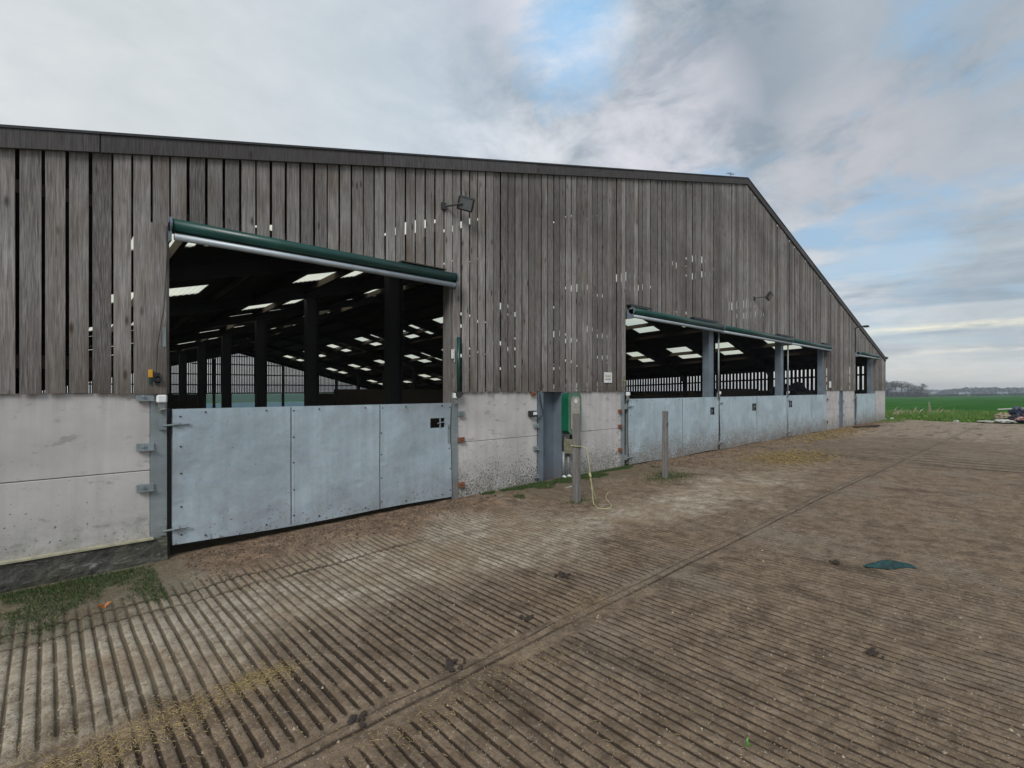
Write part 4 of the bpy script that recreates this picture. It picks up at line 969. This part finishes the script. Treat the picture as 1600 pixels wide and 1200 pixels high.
T = [(1381, 340, 9.4, 9, 'crownB', 'dark tall tree touching the barn corner'), (1391, 350, 8.5, 9, 'crownA', 'bare brown tree second from the barn corner, sky under its crown'), (1400, 345, 9., 10, 'crownA', 'flat-topped bare tree third from the barn corner'),
     (1409, 350, 8.9, 10, 'crownA', 'wide bare tree in the middle of the left clump'), (1418, 345, 8.0, 9, 'crownA', 'lower bare tree right of the middle of the left clump'), (1427, 350, 7., 9, 'crownA', 'low bushy tree in the right half of the left clump'),
     (1435, 340, 5.8, 8, 'crownA', 'short bushy tree before the single round-headed one'), (1441, 355, 7.6, 7, 'crownA', 'round-headed bare tree near the right end of the left clump'), (1449, 345, 4.6, 7, 'crownA', 'lowest tree at the right end of the left clump')]
for i, (px, d, h, w, m, lab) in enumerate(T): tree(px, d, h, w, M[m], lab, 200+i, .5 if i in (1, 2, 3) else .25)
def mass(name, lab, cat, m, spans, n, s, seed, dens=1):
    rr = np.random.RandomState(seed); b = MB()
    for q in range(n):
        px = rr.uniform(spans[0], spans[1]); dist = rr.uniform(spans[2], spans[3]); X, Y = pt(px, dist); g = fz(X, Y)
        top = np.interp(px, spans[4], spans[5])*(.85+.35*vn(px*.16, dist*.01, 1, 7)+.10*vn(px*1.1, 0, 1, 9)); z = g+top*rr.rand()**.8; L = s*rr.uniform(.5, 1.4); b.cur = rr.rand()*9
        d = rr.randn(3); d /= np.linalg.norm(d); u = np.cross(d, (0, 0, 1.)); u /= np.linalg.norm(u)+1e-6; u *= .6
        b.add([(X-d[0]*L, Y-d[1]*L, z-d[2]*L), (X+u[0]*L, Y+u[1]*L, z+u[2]*L), (X+d[0]*L, Y+d[1]*L, z+d[2]*L), (X-u[0]*L, Y-u[1]*L, z-u[2]*L)], [(0, 1, 2, 3)])
    b.build(name, m, kind='stuff', label=lab, cat=cat)
mass('far_wood', 'grey-blue far-off wood along the horizon at the right', 'wood', M['wood_far'], (1462, 1800, 640, 760, [1462, 1475, 1500, 1540, 1600, 1800], [1.5, 6.5, 8.5, 9.5, 8.5, 9.]), 16000, 1.1, 300)
mass('distant_wood', 'pale low line of distant wood between the tree clump and the far wood', 'wood', M['wood_far'], (1380, 1500, 1150, 1250, [1380, 1500], [7., 7.]), 2500, 1.8, 301)
mass('hedge', 'low dark hedge along the far edge of the field', 'hedge', M['hedge'], (1380, 1800, 395, 402, [1380, 1460, 1500, 1800], [1.5, 1.4, 1.6, 1.8]), 14000, .35, 302)
mass('scrub', 'low brown scrub at the foot of the left tree clump', 'scrub', M['crownA'], (1378, 1455, 338, 356, [1378, 1440, 1455], [3.2, 3., 1.2]), 5000, .4, 303)
for i, (px, d, w, lab) in enumerate(((1503, 600, 5., 'white cottage in front of the far wood'), (1566, 610, 9., 'long pale farm building before the far wood'), (1513, 605, 3., 'small grey shed right of the white cottage'))):
    X, Y = pt(px, d); e = empty('farm_building', (X, Y, fz(X, Y)), label=lab, cat='building')
    b = MB(); b.box(-2, 2, -w/2, w/2, 0, 2.6); b.build('wall', M['white'], e)
    b = MB(); b.add([(-2.3, -w/2-.2, 2.5), (2.3, -w/2-.2, 2.5), (0, -w/2-.2, 4.0), (-2.3, w/2+.2, 2.5), (2.3, w/2+.2, 2.5), (0, w/2+.2, 4.0)], [(0, 1, 2), (3, 5, 4), (0, 2, 5, 3), (1, 4, 5, 2), (0, 3, 4, 1)]); b.build('roof', M['steelblue'], e)
# antenna on the ridge
b = MB(); b.tube([(0, 0, -.2), (0, 0, .12)], .008, 5); b.tube([(-.22, 0, .06), (.2, 0, .12)], .006, 5)
for q in range(4): b.tube([(-.18+q*.11, -.08, .07+q*.015), (-.18+q*.11, .08, .08+q*.02)], .004, 5)
b.build('aerial', M['darksteel'], loc=(15.0, .3, RIDGE_Z+.05), label='small aerial on the ridge of the barn', cat='aerial')
# load inside
b = MB(); blob(b, 0, 0, 0, 1.5, 1.3, 1.25, 77, 24, 14, .18); b.build('fodder_heap', M['bag'], loc=(30.5, 3.8, .75), label='dark heap inside the barn behind the right bay of the wide opening', cat='heap')

# ---------------------------------------------------------------- air
b = MB(); b.box(-1450, 1450, -1450, 1450, -8.5, 13); k = N('air'); pvv = k.n('VolumePrincipled', {'Color': (.80, .86, .95, 1), 'Density': .0006, 'Anisotropy': .2}); k.t.links.new(pvv.outputs[0], k.out.inputs['Volume'])
b.build('haze', k.m, kind='stuff')
# ---------------------------------------------------------------- sky and light
W = bpy.data.worlds.new('World'); bpy.context.scene.world = W; W.use_nodes = True
class WN(N):
    def __init__(s, t): s.t = t; s.t.nodes.clear()
k = WN(W.node_tree); out = k.n('OutputWorld'); bg = k.n('Background')
SUN_EL, SUN_AZ = math.radians(38), math.radians(212)     # azimuth measured from +x, counter-clockwise
sky = k.n('TexSky', sky_type='NISHITA'); sky.sun_disc = False; sky.sun_elevation = SUN_EL; sky.sun_rotation = PI/2-SUN_AZ; sky.air_density = 1.; sky.dust_density = 1.5
d = k.n('TexCoord').outputs['Generated']; dx, dy, dz = k.sep(d)
den = k.math('ADD', k.math('MAXIMUM', dz, 0.), .13)
pv = k.n('CombineXYZ', {'X': k.math('DIVIDE', dx, den), 'Y': k.math('DIVIDE', dy, den), 'Z': 0.}).outputs[0]
def dirpx(px, py):
    t = (px-800)/785.; v = -(py-608.5)/785.; q = np.array((FX+FY*t, FY-FX*t, v)); return tuple(q/np.linalg.norm(q))
def lobe(px, py, a, b_):
    return k.ramp(k.n('VectorMath', {0: d, 1: dirpx(px, py)}, operation='DOT_PRODUCT').outputs['Value'], math.cos(math.radians(a)), math.cos(math.radians(b_)))
pw = k.n('VectorMath', {0: pv, 1: k.n('VectorMath', {0: k.n('TexNoise', {'Vector': pv, 'Scale': .9, 'Detail': 3.}).outputs['Color'], 1: (.45, .45, 0)}, operation='MULTIPLY').outputs[0]}, operation='ADD').outputs[0]
nA = k.noise(pw, 1.5, 8, .60, .2); nB = k.noise(k.n('Mapping', {'Vector': pw, 'Location': (4.2, 1.7, 0)}).outputs[0], .85, 7, .60, .2); nC = k.noise(pw, 4.0, 7, .62, .2)
skyc = k.n('VectorMath', {0: sky.outputs[0], 1: (.10, .10, .10)}, operation='MULTIPLY').outputs[0]
cover = k.math('ADD', nA, k.math('MULTIPLY', k.math('SUBTRACT', nC, .5), .35))
for (px, py, a_, b_, wt) in ((890, 85, 7, 0, .24), (560, 150, 12, 0, .06), (1370, 400, 9, 1, .09), (1250, 330, 5, 0, .06), (1470, 330, 7, 1, .05)):
    cover = k.math('SUBTRACT', cover, k.math('MULTIPLY', lobe(px, py, a_, b_), wt))
cover = k.math('ADD', cover, k.math('MULTIPLY', lobe(120, 60, 45, 8), .2)); cover = k.math('ADD', cover, k.math('MULTIPLY', lobe(1180, 110, 9, 2), .15))
mask = k.ramp(cover, .31, .50)
shade = k.math('ADD', k.math('MULTIPLY', nB, .6), k.math('MULTIPLY', nC, .5))
cloud = k.mix(k.ramp(shade, .46, .66), (.21, .265, .32), (.56, .58, .62))
def spot(c0, px, py, a_, b_, w_, c1):
    f = k.math('MULTIPLY', lobe(px, py, a_, b_), k.ramp(nC, .36, .6, w_*.45, w_)); return k.mix(f, c0, c1)
cloud = spot(cloud, 1170, 105, 7, 1, .85, (.20, .24, .29))
cloud = spot(cloud, 1480, 80, 20, 4, .75, (.245, .295, .345))
cloud = spot(cloud, 1040, 200, 9, 1, .8, (.58, .57, .62))
cloud = spot(cloud, 1330, 235, 8, 1, .7, (.46, .45, .48))
cloud = spot(cloud, 1560, 440, 7, 1, .6, (.24, .30, .36))
cloud = spot(cloud, 870, 0, 8, 1, .9, (.76, .78, .84))
cloud = spot(cloud, 760, 30, 7, 1, .6, (.42, .42, .48))
cloud = k.mix(k.math('MULTIPLY', lobe(560, 140, 18, 3), .6), cloud, (.41, .50, .59))
cloud = k.mix(k.math('MULTIPLY', lobe(60, 120, 36, 4), .8), cloud, (.56, .59, .60))
blue = k.mix(.75, skyc, (.30, .45, .60))
blue = k.mix(k.math('MULTIPLY', lobe(890, 95, 9, 1), .6), blue, (.28, .53, .82))
col = k.mix(mask, blue, cloud)
band = k.n('Mapping', {'Vector': d, 'Scale': (1.3, 1.3, 16)}).outputs[0]; nH = k.noise(band, 1.6, 5, .55, .5)
hz_ = k.ramp(dz, .02, .30, 1., 0.)
hcol = k.mix(k.ramp(nH, .42, .58), (.30, .37, .43), (.50, .54, .55))
hcol = k.mix(k.ramp(dz, .0, .10, .85, 0.), hcol, (.60, .585, .53))
col = k.mix(k.math('MULTIPLY', hz_, .85), col, hcol)
tilt = k.math('SUBTRACT', dz, k.math('MULTIPLY', k.math('SUBTRACT', dx, .86), .10))
s1 = k.ramp(k.math('ABSOLUTE', k.math('SUBTRACT', k.math('ADD', tilt, k.math('MULTIPLY', k.math('SUBTRACT', nH, .5), .025)), .083)), .0, .010, 1., 0.)
s1 = k.math('MULTIPLY', k.math('MULTIPLY', s1, k.ramp(nC, .32, .6, .35, 1.)), lobe(1600, 520, 15, 5)); col = k.mix(k.math('MULTIPLY', s1, .8), col, (.86, .80, .60))
s2 = k.ramp(k.math('ABSOLUTE', k.math('SUBTRACT', k.math('ADD', tilt, k.math('MULTIPLY', k.math('SUBTRACT', nH, .5), .02)), .045)), .0, .007, 1., 0.)
s2 = k.math('MULTIPLY', s2, lobe(1620, 560, 14, 4)); col = k.mix(k.math('MULTIPLY', k.math('MULTIPLY', s2, k.ramp(nC, .4, .6)), .35), col, (.80, .74, .58))
k.t.links.new(col, bg.inputs[0]); bg.inputs[1].default_value = .93; k.t.links.new(bg.outputs[0], out.inputs[0])
sl = bpy.data.lights.new('sun', 'SUN'); sl.energy = 1.5; sl.angle = math.radians(22); sl.color = (1., .97, .92)
so = bpy.data.objects.new('sun', sl); C.objects.link(so)
import mathutils
dr = mathutils.Vector((math.cos(SUN_AZ)*math.cos(SUN_EL), math.sin(SUN_AZ)*math.cos(SUN_EL), math.sin(SUN_EL)))
so.rotation_euler = dr.to_track_quat('Z', 'Y').to_euler()

# ---------------------------------------------------------------- camera
cam = bpy.data.cameras.new('camera'); co = bpy.data.objects.new('camera', cam); C.objects.link(co)
co.location = (0, CAMY, EYE); co.rotation_euler = (PI/2, 0, -math.atan2(FX, FY)); cam.sensor_width = 36; cam.lens = 785/1600*36; cam.shift_y = 8.5/1600
cam.clip_start = .05; cam.clip_end = 6000
S = bpy.context.scene; S.camera = co; S.render.engine = 'CYCLES'
S.view_settings.view_transform = 'Standard'; S.view_settings.look = 'None'; S.view_settings.gamma = 1.; S.view_settings.exposure = .48
S.cycles.max_bounces = 8; S.cycles.transparent_max_bounces = 8
